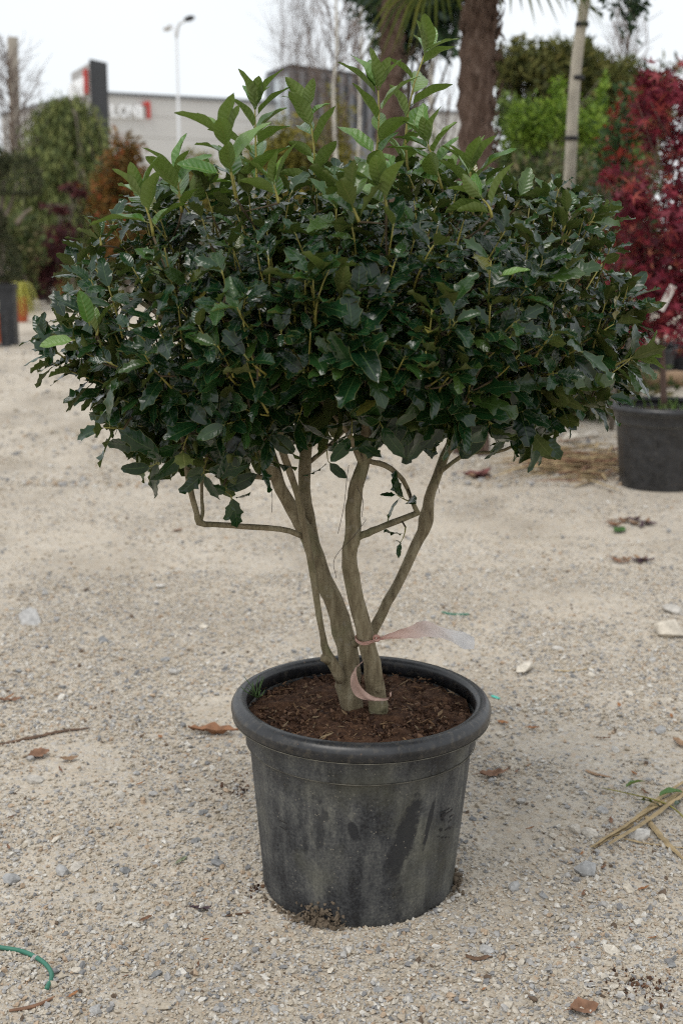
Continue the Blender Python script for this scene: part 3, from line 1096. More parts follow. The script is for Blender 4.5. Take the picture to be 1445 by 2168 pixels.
# the long new shoots standing out of the top: base px, tip px, distance, leaves, size, kind
TOP = [((872, 400), (898, 120), 2.78, 9, 0.088, YOUNG, 5), ((775, 420), (800, 190), 2.66, 9, 0.085, YOUNG, 5), ((662, 420), (652, 225), 2.7, 8, 0.072, YOUNG, 4),
       ((545, 410), (540, 225), 2.72, 8, 0.09, YOUNG, 5), ((500, 420), (478, 285), 2.45, 6, 0.094, YOUNG, 5), ((325, 500), (303, 405), 2.45, 4, 0.092, YOUNG, 4),
       ((385, 450), (375, 355), 2.6, 4, 0.08, YOUNG, 4), ((818, 440), (812, 385), 2.34, 3, 0.088, YOUNG, 5), ((935, 400), (905, 290), 2.6, 6, 0.078, YOUNG, 4),
       ((1000, 430), (995, 345), 2.5, 4, 0.082, YOUNG, 4), ((1040, 460), (1020, 400), 2.42, 3, 0.075, YOUNG, 3), ((1090, 440), (1100, 400), 2.7, 3, 0.07, HALF, 3),
       ((1155, 450), (1157, 400), 2.8, 2, 0.06, HALF, 2), ((205, 710), (208, 668), 2.5, 1, 0.06, YOUNG, 2), ((1290, 780), (1345, 735), 2.7, 3, 0.08, YOUNG, 2),
       ((1290, 700), (1355, 645), 2.75, 4, 0.066, SMOOTH, 2), ((720, 430), (712, 375), 2.5, 4, 0.066, HALF, 3), ((590, 430), (580, 370), 2.42, 3, 0.074, YOUNG, 3),
       ((860, 420), (850, 320), 2.9, 6, 0.07, YOUNG, 3), ((930, 450), (950, 360), 2.85, 5, 0.072, YOUNG, 3), ((410, 440), (430, 370), 2.75, 4, 0.075, YOUNG, 3),
       ((215, 520), (212, 478), 2.6, 2, 0.05, HALF, 3), ((760, 470), (740, 400), 2.32, 4, 0.07, HALF, 3), ((1190, 490), (1200, 430), 2.6, 4, 0.06, HALF, 3), ((1240, 470), (1265, 440), 2.7, 3, 0.06, HALF, 3)]
for (bx, by), (tx, ty), Yd, nl, sz, kd, term in TOP:
    b, t = at(bx, by, Yd), at(tx, ty + 26, Yd)
    connect(b, 0.004)
    d = t - b
    shoot(b, d, np.linalg.norm(d), nl, sz, list(kd), rad=0.0034, terminal=term, bare=0.12, spread=0.66)

for px, py, Yd, dx, dz, sz in [(1055, 585, 2.3, 0.9, 0.25, 0.05), (190, 690, 2.4, -0.15, 0.9, 0.062), (160, 720, 2.42, -0.9, -0.1, 0.06), (470, 370, 2.4, -0.9, 0.25, 0.075)]:
    put_leaf(at(px, py, Yd), np.array((dx, -0.25, dz)), np.array((0.1, -0.5, 0.8)), sz, 13)

# ---- which leaves show largest
tv, tf, owner, base = [], [], [], 0
for i, (sh, R, T, sz) in enumerate(LEAVES):
    V, F = SHAPES[sh][0], SHAPES[sh][1]
    tv.append(V @ R.T + T)
    tf.append(F + base)
    owner.append(np.full(len(F), i))
    base += len(V)
TV, TF, OWN = np.concatenate(tv), np.concatenate(tf), np.concatenate(owner)
bvh = BVHTree.FromPolygons(TV.tolist(), TF.tolist())
co = Vector((0, 0, CAMZ))
seen = np.zeros(len(LEAVES))
NVL = len(SHAPES[0][0])
picks = [10 + 5 * k + j for k in (2, 4, 6, 8) for j in (1, 2, 3)]
for i, (sh, R, T, sz) in enumerate(LEAVES):
    P = TV[i * NVL:(i + 1) * NVL]
    hit = 0
    for k in picks:
        d = Vector(P[k]) - co
        r = bvh.ray_cast(co, d.normalized(), d.length + 0.02)
        if r[2] is not None and OWN[r[2]] == i:
            hit += 1
    q = project(P)
    # projected area of the leaf's quads
    f = SHAPES[sh][1]
    a, b, c, d4 = (q[f[:, j], :2] for j in range(4))
    ar = 0.5 * np.abs((c[:, 0] - a[:, 0]) * (d4[:, 1] - b[:, 1]) - (d4[:, 0] - b[:, 0]) * (c[:, 1] - a[:, 1])).sum()
    seen[i] = ar * hit / len(picks)
order = np.argsort(-seen)
single = set(order[:300].tolist())
print('leaves', len(LEAVES), 'with', int((seen > 0).sum()), 'showing')

LM = []
for (V, F, UV, yg) in SHAPES:
    LM.append(mesh_np('leaf', V, F, LEAF, True, {'young': np.full(len(V), yg), 'rnd': np.zeros(len(V))}, UV))
for i in sorted(single):
    sh, R, T, sz = LEAVES[i]
    o = bpy.data.objects.new('leaf', LM[sh])
    link(o, holly)
    M4 = Matrix.Identity(4)
    for a in range(3):
        for b in range(3):
            M4[a][b] = R[a, b]
        M4[a][3] = T[a] + INV[a]
    o.matrix_basis = M4
rest = [i for i in range(len(LEAVES)) if i not in single]
NF = len(SHAPES[0][1])
rv = np.concatenate([TV[i * NVL:(i + 1) * NVL] for i in rest]) + INV
rf = np.concatenate([SHAPES[LEAVES[i][0]][1] + k * NVL for k, i in enumerate(rest)])
ruv = np.concatenate([SHAPES[LEAVES[i][0]][2] for i in rest])
ryg = np.concatenate([np.full(NVL, SHAPES[LEAVES[i][0]][3]) for i in rest])
rrn = np.repeat(RS.rand(len(rest)), NVL)
fo = link(bpy.data.objects.new('foliage', mesh_np('foliage', rv, rf, LEAF, True, {'young': ryg, 'rnd': rrn}, ruv)), holly)
fo['kind'] = 'stuff'
g_ = GT.build('shoots', GREENTWIG, holly)
g_['kind'] = 'stuff'
b_ = BT.build('twigs', BROWNTWIG, holly)
b_['kind'] = 'stuff'

# ------------------------------------------------------------------ background builders
def leaf_cloud(P, size, rs, up=0.3, tmpl=None, dirs=None, aspect=0.45):
    """many small leaves at points P: vertices, faces, random number per leaf"""
    n = len(P)
    if tmpl is None:
        tv = np.array([(0, 0, 0), (0.5, -aspect / 2, 0.06), (1, 0, 0), (0.5, aspect / 2, 0.06)])
        tf = np.array([(0, 1, 2, 3)])
    else:
        tv, tf = tmpl
    D = unit(rs.randn(n, 3)) if dirs is None else unit(dirs + 0.25 * rs.randn(n, 3))
    Nn = rs.randn(n, 3) + np.array((0, 0, up * 3))
    Nn = unit(Nn - D * (Nn * D).sum(1, keepdims=True))
    Yv = np.cross(Nn, D)
    sz = size * rs.uniform(0.6, 1.3, n)
    W = (tv[None, :, 0, None] * D[:, None] + tv[None, :, 1, None] * Yv[:, None] + tv[None, :, 2, None] * Nn[:, None]) * sz[:, None, None] + P[:, None]
    k = len(tv)
    F = (tf[None] + (np.arange(n) * k)[:, None, None]).reshape(-1, tf.shape[1])
    return W.reshape(-1, 3), F, np.repeat(rs.rand(n), k)


def blob_points(blobs, n, rs, clump=0.2, per=60, shell=0.5):
    """leaf positions in clumps spread through ellipsoids [(centre, radii)]"""
    vol = np.array([r[0] * r[1] * r[2] for c, r in blobs]) ** 0.75
    cnt = (n * vol / vol.sum()).astype(int)
    P = []
    for (c, r), m in zip(blobs, cnt):
        k = max(4, m // per)
        cl = unit(rs.randn(k, 3)) * (rs.rand(k, 1) ** shell) * np.asarray(r)
        pick = rs.randint(k, size=m)
        P.append(np.asarray(c) + cl[pick] + rs.randn(m, 3) * np.asarray(r) * clump)
    return np.concatenate(P)


STAR = (np.array([(0, 0, 0)] + [(math.cos(t) * l, math.sin(t) * l, zz) for t, l, zz in
                                [(-1.9, .5, 0), (-1.5, .16, .04), (-0.8, .8, 0), (-0.4, .22, .04), (0, 1, 0), (0.4, .22, .04), (0.8, .8, 0), (1.5, .16, .04), (1.9, .5, 0)]]),
        np.array([(0, 1, 2), (0, 2, 3), (0, 3, 4), (0, 4, 5), (0, 5, 6), (0, 6, 7), (0, 7, 8), (0, 8, 9)]))


def plant(name, label, cat, base, blobs, n, leaf, mat, trunk=None, trunk_mat=None, group=None, seed=1, clump=0.2, per=60, up=0.3, tmpl=None,
          limbs=True, aspect=0.45, dirs=None, part='crown', shell=0.5):
    """a tree or shrub: trunk with limbs reaching into the crown, and a crown of single leaves"""
    rs = np.random.RandomState(seed)
    t = thing(name, label, cat, tuple(base), group)
    base = np.asarray(base, float)
    P = blob_points(blobs, n, rs, clump, per, shell)
    dd = None
    if dirs == 'down':
        dd = np.tile(np.array((0, 0, -1.0)), (len(P), 1))
    Vv, Ff, rn = leaf_cloud(P - base, leaf, rs, up, tmpl, dd, aspect)
    link(bpy.data.objects.new(part, mesh_np(part, Vv, Ff, mat, False, {'rnd': rn})), t)
    if trunk:
        m = MB()
        top = np.asarray(blobs[0][0]) - base
        k = 9
        ts = np.linspace(0, 1, k)
        P0 = np.outer(ts, top) + rs.randn(k, 3) * trunk * 0.5 * np.minimum(ts, 0.6)[:, None]
        m.tube(P0, trunk * (1.15 - 0.75 * ts), 9)
        if limbs:
            for c, r in blobs:
                for _ in range(4):
                    e = np.asarray(c) + unit(rs.randn(3)) * np.asarray(r) * 0.75 - base
                    s = P0[rs.randint(3, k - 1)]
                    mid = (s + e) / 2 + rs.randn(3) * 0.08 * np.linalg.norm(e - s)
                    m.tube(spline([s, mid, e], 7), np.linspace(trunk * 0.45, trunk * 0.08, 7), 6)
        m.build('trunk', trunk_mat, t)
    return t


def blob(px, py, Y, rpx, rpy, ry):
    return (at(px, py, Y), (rpx * mpp(Y), ry, rpy * mpp(Y)))


def foot(px, Y, py=320):
    p = at(px, py, Y)
    return (p[0], Y, 0.0)


TRUNK = simple('grey_bark', (0.15, 0.125, 0.10), 0.9, 0.35, 9, bump=0.4)
PALE = simple('pale_bark', (0.42, 0.385, 0.32), 0.85, 0.25, 7, bump=0.3)
BLACKP = simple('black_plastic', (0.025, 0.026, 0.029), 0.5, 0.5, 9)
TERRA = simple('orange_plastic', (0.40, 0.085, 0.03), 0.6, 0.2, 6)

# ---- red maple in the second black pot
p2 = make_pot('plant_pot', 'black plastic pot holding the red maple', POT2, 1.08, m_pot_rim('dull_black_plastic', 0.3), m_pot_rim('dull_black_rim', 0.2))
soil_disc('potting_soil', POT2, 0.43, 0.275, 'dark soil with weeds in the red maple pot', 0.01, 8)
MAPLE = m_var('maple_leaf', [(0.0, (0.05, 0.007, 0.014)), (0.4, (0.15, 0.018, 0.036)), (0.75, (0.28, 0.034, 0.058)), (0.93, (0.36, 0.07, 0.06)), (1.0, (0.42, 0.16, 0.09))], 0.55, True, fac=0.35)
plant('maple_tree', 'crimson leaved maple standing in a black pot', 'tree', (POT2[0], POT2[1], 0.43),
      [blob(1392, 520, 7.55, 70, 130, 0.42), blob(1425, 300, 7.6, 75, 130, 0.4), blob(1400, 620, 7.5, 110, 120, 0.42), blob(1330, 420, 7.5, 42, 70, 0.3), blob(1385, 200, 7.6, 45, 60, 0.25), blob(1500, 450, 7.6, 90, 280, 0.5),
       blob(1340, 690, 7.5, 60, 60, 0.3), blob(1275, 372, 7.5, 30, 16, 0.12)],
      4700, 0.074, MAPLE, 0.018, simple('maple_bark', (0.11, 0.07, 0.055), 0.8, 0.3, 20), seed=4, clump=0.17, per=26, up=0.6, tmpl=STAR, shell=0.42)
wd = thing('weed_tuft', 'green grassy weeds sprouting at the foot of the red maple', 'weed', (POT2[0] - 0.02, POT2[1] - 0.05, 0.43))
WEED = simple('weed_green', (0.12, 0.2, 0.04), 0.6, 0.3, 12)
for i in range(34):
    a, rr = RS.rand() * 6.28, 0.2 * RS.rand() ** 0.6
    c = np.array((rr * math.cos(a), rr * math.sin(a), 0.0))
    e = c + np.array((RS.randn() * 0.05, RS.randn() * 0.05, RS.uniform(0.04, 0.12)))
    MB().tube(spline([c, (c + e) / 2 + np.array((0, 0, 0.01)), e], 5), [0.004, 0.005, 0.004, 0.003, 0.0008], 4, flat=0.3).build('blade', WEED, wd)
tg = MB().box((0, 0, -0.08), (0.045, 0.003, 0.15), Euler((0.15, 0.42, 0.3)).to_matrix())
tgo = tg.build('plant_label', simple('white_tag', (0.75, 0.72, 0.68), 0.5, 0.08), None, False, at(1412, 600, 7.2))
tag(tgo, 'white paper plant label hanging in the red maple', 'plant label')

# ---- logs behind the second pot
LOG = simple('log_wood', (0.40, 0.33, 0.2), 0.85, 0.25, 6, bump=0.4)
LOGB = simple('log_bark', (0.33, 0.22, 0.14), 0.85, 0.3, 6, bump=0.4)
for i, (a, b, rr, mt, lb) in enumerate([((1240, 838, 10.6), (1640, 862, 9.8), 0.085, LOG, 'pale peeled log lying flat behind the red maple pot'),
                                        ((1290, 792, 11.3), (1700, 822, 10.4), 0.062, LOGB, 'thin brown pole propped above the pale log')]):
    A_, B_ = at(*a), at(*b)
    if i == 0:
        A_[2], B_[2] = 0.09, 0.09
    o = MB().tube(np.linspace(A_, B_, 12) + RS.randn(12, 3) * 0.006, rr * (1 + 0.06 * RS.randn(12)), 14, rough=0.02).build('log', mt)
    tag(o, lb, 'log')
for i, (px, Y, hh, ww) in enumerate([(1400, 12.4, 0.34, 0.46), (1475, 12.7, 0.36, 0.5)]):
    f = foot(px, Y)
    t = thing('nursery_pot', 'black nursery pot behind the logs', 'plant pot', f, 'black pots behind the logs')
    MB().lathe([(ww * 0.4, 0), (ww * 0.5, hh), (ww * 0.54, hh), (ww * 0.54, hh + 0.04), (ww * 0.48, hh + 0.04), (ww * 0.46, hh - 0.02), (0.001, hh - 0.02)], 28).build('wall', BLACKP, t, sharp=40)

# ---- palms
PALMT = Mat('palm_fibre')
pn = PALMT.noise(1.0, 6, 0.7, vec=PALMT.coord('Object', (30, 30, 9)))
PALMT.bump(pn, 0.9, 0.05)
PALMT = PALMT.set(PALMT.ramp(pn, [(0.25, (0.05, 0.03, 0.022)), (0.5, (0.15, 0.098, 0.075)), (0.75, (0.3, 0.22, 0.18))]), 0.95, 0.2)
FROND = m_var('palm_frond', [(0.0, (0.05, 0.08, 0.02)), (0.6, (0.12, 0.16, 0.03)), (1.0, (0.22, 0.24, 0.05))], 0.5, True)


def palm(label, px, Y, dpx, py_top, seed, nf=26, blade=0.66):
    rs = np.random.RandomState(seed)
    f = np.array(foot(px, Y))
    t = thing('palm_tree', label, 'palm tree', tuple(f), 'fan palms behind the holly')
    top = at(px, py_top, Y)[2]
    r = dpx * 0.5 * mpp(Y)
    m = MB()
    k = 60
    zs = np.linspace(0, top, k)
    P = np.stack([0.02 * np.sin(zs * 2), 0.02 * np.cos(zs * 1.7), zs], 1)
    m.tube(P, r * (1.02 + 0.09 * np.sin(np.arange(k) * 2.1) + 0.03 * rs.randn(k)), 18, rough=0.06)
    # torn fibre and old leaf bases
    for i in range(420):
        a, z = rs.rand() * 6.28, rs.rand() * top
        d = np.array((math.cos(a), math.sin(a), 0))
        p = d * r * 0.95 + np.array((0, 0, z))
        L = rs.uniform(0.04, 0.11)
        e = p + d * L * 0.45 + np.array((0, 0, L * rs.choice([1, 1, -0.6])))
        m.tube(np.array([p, (p + e) / 2 + d * 0.008, e]), [0.012, 0.008, 0.002], 4)
    m.build('trunk', PALMT, t)
    # fan leaves on stalks, the older ones hanging
    stalk = simple('palm_stalk', (0.12, 0.14, 0.04), 0.6, 0.2)
    for i in range(nf):
        a = i * 2.4 + rs.randn() * 0.2
        el = math.radians(np.interp(i / nf, [0, 1], [-42, 75]) + rs.randn() * 6)
        d = np.array((math.cos(a) * math.cos(el), math.sin(a) * math.cos(el), math.sin(el)))
        s0 = np.array((0, 0, top + 0.1 * i / nf))
        sl = rs.uniform(0.45, 0.7)
        hub = s0 + d * sl + np.array((0, 0, -0.05))
        fr = bpy.data.objects.new('frond', None)
        Vs, Fs, rn, nb = [], [], [], 0
        sidev = unit(np.cross(d, (0, 0, 1)))
        nrm = np.cross(sidev, d)
        for j in range(30):
            ph = (j / 29 - 0.5) * 4.3
            ld = unit(d * math.cos(ph) + sidev * math.sin(ph) + 0.12 * nrm)
            L = blade * rs.uniform(0.75, 1.0) * (0.75 + 0.25 * math.cos(ph * 0.6))
            wv = unit(np.cross(ld, nrm)) * 0.016
            tip_ = hub + ld * L + np.array((0, 0, -0.22 * L - 0.1 * rs.rand()))
            mid_ = hub + ld * L * 0.6 + np.array((0, 0, -0.03))
            Vs += [hub + wv * 0.3, hub - wv * 0.3, mid_ - wv, mid_ + wv, tip_]
            Fs += [(nb, nb + 1, nb + 2, nb + 3), (nb + 3, nb + 2, nb + 4)]
            rn += [rs.rand()] * 5
            nb += 5
        me = mesh_np('frond', np.array(Vs), Fs, FROND, False, {'rnd': rn})
        fo_ = link(bpy.data.objects.new('frond', me), t)
        MB().tube(np.array([s0, (s0 + hub) / 2 + np.array((0, 0, 0.03)), hub]), [0.02, 0.012, 0.008], 5).build('stalk', stalk, fo_)
    return t


palm('thick brown fibrous palm trunk with green fan fronds hanging from its top', 1012, 8.6, 70, -265, 3)
palm('slender shaded palm trunk behind the tall holly shoots', 826, 12.5, 46, -230, 9, 22)

# ---- staked tree with a pale stem
st_b = at(1185, 640, 10.2)
stk = thing('staked_tree', 'young tree with smooth pale stem tied with black bands and dark leaves', 'tree', (st_b[0], st_b[1], 0))
P = np.array([at(1180, 700, 10.2), at(1203, 400, 10.2), at(1212, 230, 10.2), at(1222, 110, 10.2), at(1240, -20, 10.2), at(1262, -200, 10.2)])
P = np.vstack([(P[0][0] - 0.05, 10.2, 0.0), P])
o0 = np.array((st_b[0], st_b[1], 0))
m = MB().tube(spline(P, 30) - o0, np.linspace(0.05, 0.038, 30), 14, rough=0.012)
m.build('trunk', PALE, stk)
BAND = simple('black_tie', (0.02, 0.02, 0.022), 0.6, 0.2)
for px, py in [(1209, 293), (1221, 165), (1231, 52), (1203, 404)]:
    c = at(px, py, 10.2) - o0
    MB().lathe([(0.04, -0.016), (0.052, -0.016), (0.052, 0.016), (0.04, 0.016)], 18, c, True).build('tie', BAND, stk)
DARKL = m_var('dark_leaf', [(0.0, (0.008, 0.022, 0.01)), (0.6, (0.022, 0.052, 0.022)), (1.0, (0.05, 0.09, 0.035))], 0.4, True, fac=0.15)
rs_ = np.random.RandomState(8)
bl = [blob(1335, 30, 10.0, 40, 40, 0.22), blob(1300, -70, 10.2, 90, 70, 0.5), blob(1250, -200, 10.3, 160, 110, 0.7), blob(1335, -90, 9.9, 70, 60, 0.4)]
Pp = blob_points(bl, 2600, rs_, 0.26, 30)
Vv, Ff, rn = leaf_cloud(Pp - o0, 0.085, rs_, 0.2)
link(bpy.data.objects.new('crown', mesh_np('crown', Vv, Ff, DARKL, False, {'rnd': rn})), stk)
m = MB()
for c, r in bl:
    m.tube(spline([P[-1] - o0, (P[-1] + c) / 2 - o0 + np.array((0, 0, 0.1)), c - o0], 9), np.linspace(0.025, 0.006, 9), 6)
m.build('limbs', PALE, stk)

# ---- the green wall of nursery stock to the side
plant('evergreen_tree', 'tall dark evergreen whose crown hangs above the holly shoots', 'tree', foot(850, 15),
      [blob(850, 30, 15, 70, 60, 0.6), blob(800, -20, 15, 60, 60, 0.6), blob(915, 70, 15, 50, 50, 0.5), blob(880, -80, 15, 120, 90, 0.8), blob(950, 0, 15, 60, 60, 0.5), blob(840, 100, 15, 35, 22, 0.25)],
      5200, 0.13, DARKL, 0.07, TRUNK, seed=21, clump=0.24, per=40)
OLIVE = m_var('olive_conifer', [(0.0, (0.03, 0.04, 0.014)), (0.5, (0.1, 0.112, 0.028)), (0.85, (0.18, 0.175, 0.045)), (1.0, (0.25, 0.22, 0.07))], 0.7, True, fac=0.2)
plant('conifer_tree', 'broad olive green conifer rising over the lime shrub', 'tree', foot(1150, 19),
      [blob(1150, 160, 19, 75, 62, 0.7), blob(1090, 150, 19, 45, 50, 0.5), blob(1240, 180, 19, 70, 62, 0.7), blob(1310, 190, 18.5, 60, 60, 0.6), blob(1175, 250, 19.4, 120, 60, 0.8), blob(1330, 300, 18.5, 60, 110, 0.7), blob(1380, 210, 18.5, 60, 70, 0.6), blob(1200, 130, 19, 60, 40, 0.6)],
      17000, 0.17, OLIVE, 0.1, TRUNK, seed=22, clump=0.2, per=70, aspect=0.25)
LIME = m_var('lime_leaf', [(0.0, (0.06, 0.11, 0.015)), (0.5, (0.16, 0.27, 0.03)), (1.0, (0.30, 0.42, 0.06))], 0.55, True, fac=0.4)
plant('shrub', 'fresh lime green shrub below the olive conifer', 'shrub', foot(1170, 14),
      [blob(1180, 255, 14, 60, 45, 0.4), blob(1100, 250, 14, 40, 40, 0.3), blob(1245, 265, 14, 38, 50, 0.3), blob(1185, 185, 14, 14, 30, 0.12), blob(1275, 190, 14, 12, 35, 0.12), blob(1130, 290, 14, 60, 30, 0.35)],
      4200, 0.07, LIME, 0.03, TRUNK, seed=23, clump=0.24, per=30)
MIDG = m_var('mid_green_leaf', [(0.0, (0.04, 0.07, 0.02)), (0.5, (0.1, 0.165, 0.035)), (1.0, (0.2, 0.27, 0.06))], 0.6, True)
plant('broadleaf_tree', 'full mid green tree filling the space behind palm and staked tree', 'tree', foot(1120, 17),
      [blob(1110, 330, 17, 70, 60, 0.6), blob(1200, 340, 17, 90, 70, 0.7), blob(1290, 320, 17, 60, 80, 0.6), blob(1150, 420, 17, 130, 80, 0.8), blob(1080, 230, 17, 30, 40, 0.3)],
      9000, 0.12, MIDG, 0.06, TRUNK, seed=25, clump=0.24, per=40)
PHOT = m_var('photinia_leaf', [(0.0, (0.03, 0.07, 0.025)), (0.45, (0.07, 0.14, 0.045)), (0.62, (0.1, 0.16, 0.05)), (0.7, (0.26, 0.05, 0.03)), (1.0, (0.36, 0.045, 0.035))], 0.4, True)
plant('shrub', 'green shrub with red young tips between lime shrub and maple', 'shrub', foot(1320, 9.6),
      [blob(1330, 250, 9.6, 35, 60, 0.25), blob(1300, 330, 9.6, 40, 60, 0.25), blob(1340, 400, 9.6, 50, 60, 0.3), blob(1320, 480, 9.6, 70, 60, 0.3), blob(1300, 600, 9.6, 80, 110, 0.35), blob(1275, 380, 9.6, 20, 20, 0.12)],
      3600, 0.075, PHOT, 0.02, TRUNK, seed=24, clump=0.26, per=16)
MIXG = m_var('shade_leaf', [(0.0, (0.03, 0.045, 0.018)), (0.5, (0.08, 0.115, 0.032)), (0.8, (0.16, 0.165, 0.06)), (1.0, (0.25, 0.21, 0.11))], 0.7, True)
for i, (px, py, Y, rx, ry, seed, lb) in enumerate([
        (1140, 390, 13, 110, 60, 31, 'low mixed brownish shrub under the lime green shrub'), (1250, 440, 12, 90, 90, 32, 'dark leafy shrub behind the staked pale stem'),
        (1090, 560, 15, 150, 130, 33, 'deep green shrub hidden behind the holly crown'), (1230, 780, 10.5, 120, 110, 34, 'low green bush beside the maple pot'),
        (930, 400, 16, 120, 90, 35, 'olive shrub at the foot of the thick palm'), (1230, 620, 13, 130, 130, 36, 'tall shaded bush between holly and maple')]):
    plant('shrub', lb, 'shrub', foot(px, Y), [blob(px, py, Y, rx, ry, rx * mpp(Y)), blob(px + 30, py + 60, Y, rx * 1.1, ry, rx * mpp(Y)), blob(px - 20, min(py + 170, 820), Y, rx, ry, rx * mpp(Y))],
          3800, 0.1, MIXG, 0.03, TRUNK, seed=seed, clump=0.24, per=40)

# ---- middle distance behind the top of the holly
YELLOW = m_var('yellow_green_leaf', [(0.0, (0.07, 0.075, 0.015)), (0.5, (0.19, 0.17, 0.03)), (1.0, (0.34, 0.29, 0.06))], 0.7, True, fac=0.4)
plant('shrub', 'yellow green feathery shrub in front of the dark block building', 'shrub', foot(640, 24),
      [blob(620, 300, 24, 55, 60, 0.6), blob(700, 290, 24, 45, 80, 0.6), blob(560, 360, 24, 60, 55, 0.6), blob(640, 390, 24, 110, 80, 0.9), blob(640, 560, 24, 120, 120, 0.9)], 9500, 0.15, YELLOW, 0.05, TRUNK, seed=41, clump=0.24, per=60, aspect=0.35)
plant('shrub', 'small round golden shrub beside the street lamp foot', 'shrub', foot(420, 26),
      [blob(420, 345, 26, 32, 26, 0.35), blob(430, 420, 26, 50, 60, 0.5)], 2200, 0.12, YELLOW, 0.05, TRUNK, seed=42, clump=0.26, per=40, aspect=0.3)
BIRCH = simple('birch_bark', (0.55, 0.52, 0.46), 0.8, 0.25, 5)
TWIGM = simple('bare_twig', (0.16, 0.12, 0.10), 0.9, 0.3, 5)


def bare_tree(name, label, px, Y, py_top, dpx, mat, seed, nb=26, spread=0.5, group=None, blen=1.2, tw=None, thin=1.0):
    rs = np.random.RandomState(seed)
    f = np.array(foot(px, Y))
    t = thing(name, label, 'tree', tuple(f), group)
    top = at(px, py_top, Y)[2]
    r = dpx * 0.5 * mpp(Y)
    k = 14
    ts = np.linspace(0, 1, k)
    P = np.stack([np.cumsum(rs.randn(k)) * 0.02, np.cumsum(rs.randn(k)) * 0.02, ts * top], 1)
    MB().tube(P, r * (1.1 - 0.85 * ts), 8).build('trunk', mat, t)
    m = MB()
    for i in range(nb):
        u = rs.uniform(0.4, 1.0)
        p = np.array([np.interp(u, ts, P[:, j]) for j in range(3)])
        a = rs.rand() * 6.28
        L = blen * (1.25 - u) * rs.uniform(0.6, 1.2) + 0.25
        d = unit(np.array((math.cos(a) * spread, math.sin(a) * spread, 1)))
        e = p + d * L
        m.tube(spline([p, (p + e) / 2 + rs.randn(3) * 0.06 + np.array((math.cos(a), math.sin(a), 0)) * 0.08, e], 6), np.linspace(r * 0.34 * thin, 0.004 * thin, 6), 5)
        for j in range(5):
            q = p + d * L * rs.uniform(0.25, 0.95)
            dd = unit(d + 0.55 * rs.randn(3))
            m.tube(np.array([q, q + dd * L * 0.22, q + dd * L * 0.42 + np.array((0, 0, 0.04))]), [0.006 * thin, 0.005 * thin, 0.003 * thin], 4)
    m.build('limbs', tw or TWIGM, t)
    return t


bare_tree('birch_tree', 'slim white birch trunk with bare twigs before the yellow shrub', 712, 18, -180, 11, BIRCH, 51, 26, 0.35, 'bare birches')
bare_tree('birch_tree', 'thin leaning birch close beside the slender palm', 758, 20, -160, 9, BIRCH, 52, 26, 0.35, 'bare birches')
bare_tree('birch_tree', 'pale birch stem between the two palms', 912, 17, -120, 16, BIRCH, 53, 20, 0.35, 'bare birches')
for i, px in enumerate((600, 632, 668)):
    bare_tree('poplar_tree', ['bare upright poplar above the corner window of the dark block', 'bare upright poplar over the middle of the dark block', 'bare upright poplar next to the white birch'][i], px, 42, -70 + 40 * i, 3.5, TWIGM, 61 + i, 30, 0.16, 'bare poplars', 3.2, None, 0.8)
bare_tree('bare_tree', 'leafless twiggy tree behind the maple', 1300, 22, 60, 10, TWIGM, 66, 46, 0.4, None, 1.3)

# ---- the planted side by the path
CEDAR = m_var('cedar_needles', [(0.0, (0.05, 0.07, 0.025)), (0.5, (0.14, 0.175, 0.055)), (0.85, (0.23, 0.26, 0.08)), (1.0, (0.3, 0.3, 0.11))], 0.75, True, fac=0.2)


def weeping(label, px, Y, py_top, wpx, seed, n_arch=120):
    rs = np.random.RandomState(seed)
    f = np.array(foot(px, Y))
    t = thing('weeping_conifer', label, 'tree', tuple(f))
    top = at(px, py_top, Y)[2]
    wm = wpx * mpp(Y)
    pts, drs = [], []
    m = MB()
    for i in range(n_arch):
        a = rs.rand() * 6.28
        h = top * rs.uniform(0.2, 1.0) ** 0.6
        reach = wm * (1.0 - 0.55 * (h / top) ** 3) * rs.uniform(0.25, 0.9)
        d = np.array((math.cos(a), math.sin(a), 0))
        p0 = np.array((0, 0, h - 0.15))
        p1 = p0 + d * reach * 0.55 + np.array((0, 0, 0.18))
        p2 = p0 + d * reach + np.array((0, 0, -0.1))
        p3 = p0 + d * reach * 1.12 + np.array((0, 0, -rs.uniform(0.6, 1.7)))
        p3[2] = max(p3[2], 0.05)
        Q = spline([p0, p1, p2, p3], 12)
        if i % 4 == 0:
            m.tube(Q, np.linspace(0.03, 0.006, 12), 5)
        for j in range(60):
            k = rs.randint(2, 12)
            pts.append(Q[k] + rs.randn(3) * np.array((0.09, 0.09, 0.1)) + np.array((0, 0, -abs(rs.randn()) * 0.18)))
            drs.append((rs.randn() * 0.3, rs.randn() * 0.3, -1))
    Vv, Ff, rn = leaf_cloud(np.array(pts), 0.2, rs, 0.1, None, np.array(drs), 0.22)
    link(bpy.data.objects.new('crown', mesh_np('crown', Vv, Ff, CEDAR, False, {'rnd': rn})), t)
    m.tube(np.array([(0, 0, 0), (0.03, 0, top * 0.5), (0, 0, top * 0.95)]), [0.09, 0.07, 0.03], 9)
    m.build('trunk', TRUNK, t)
    return t


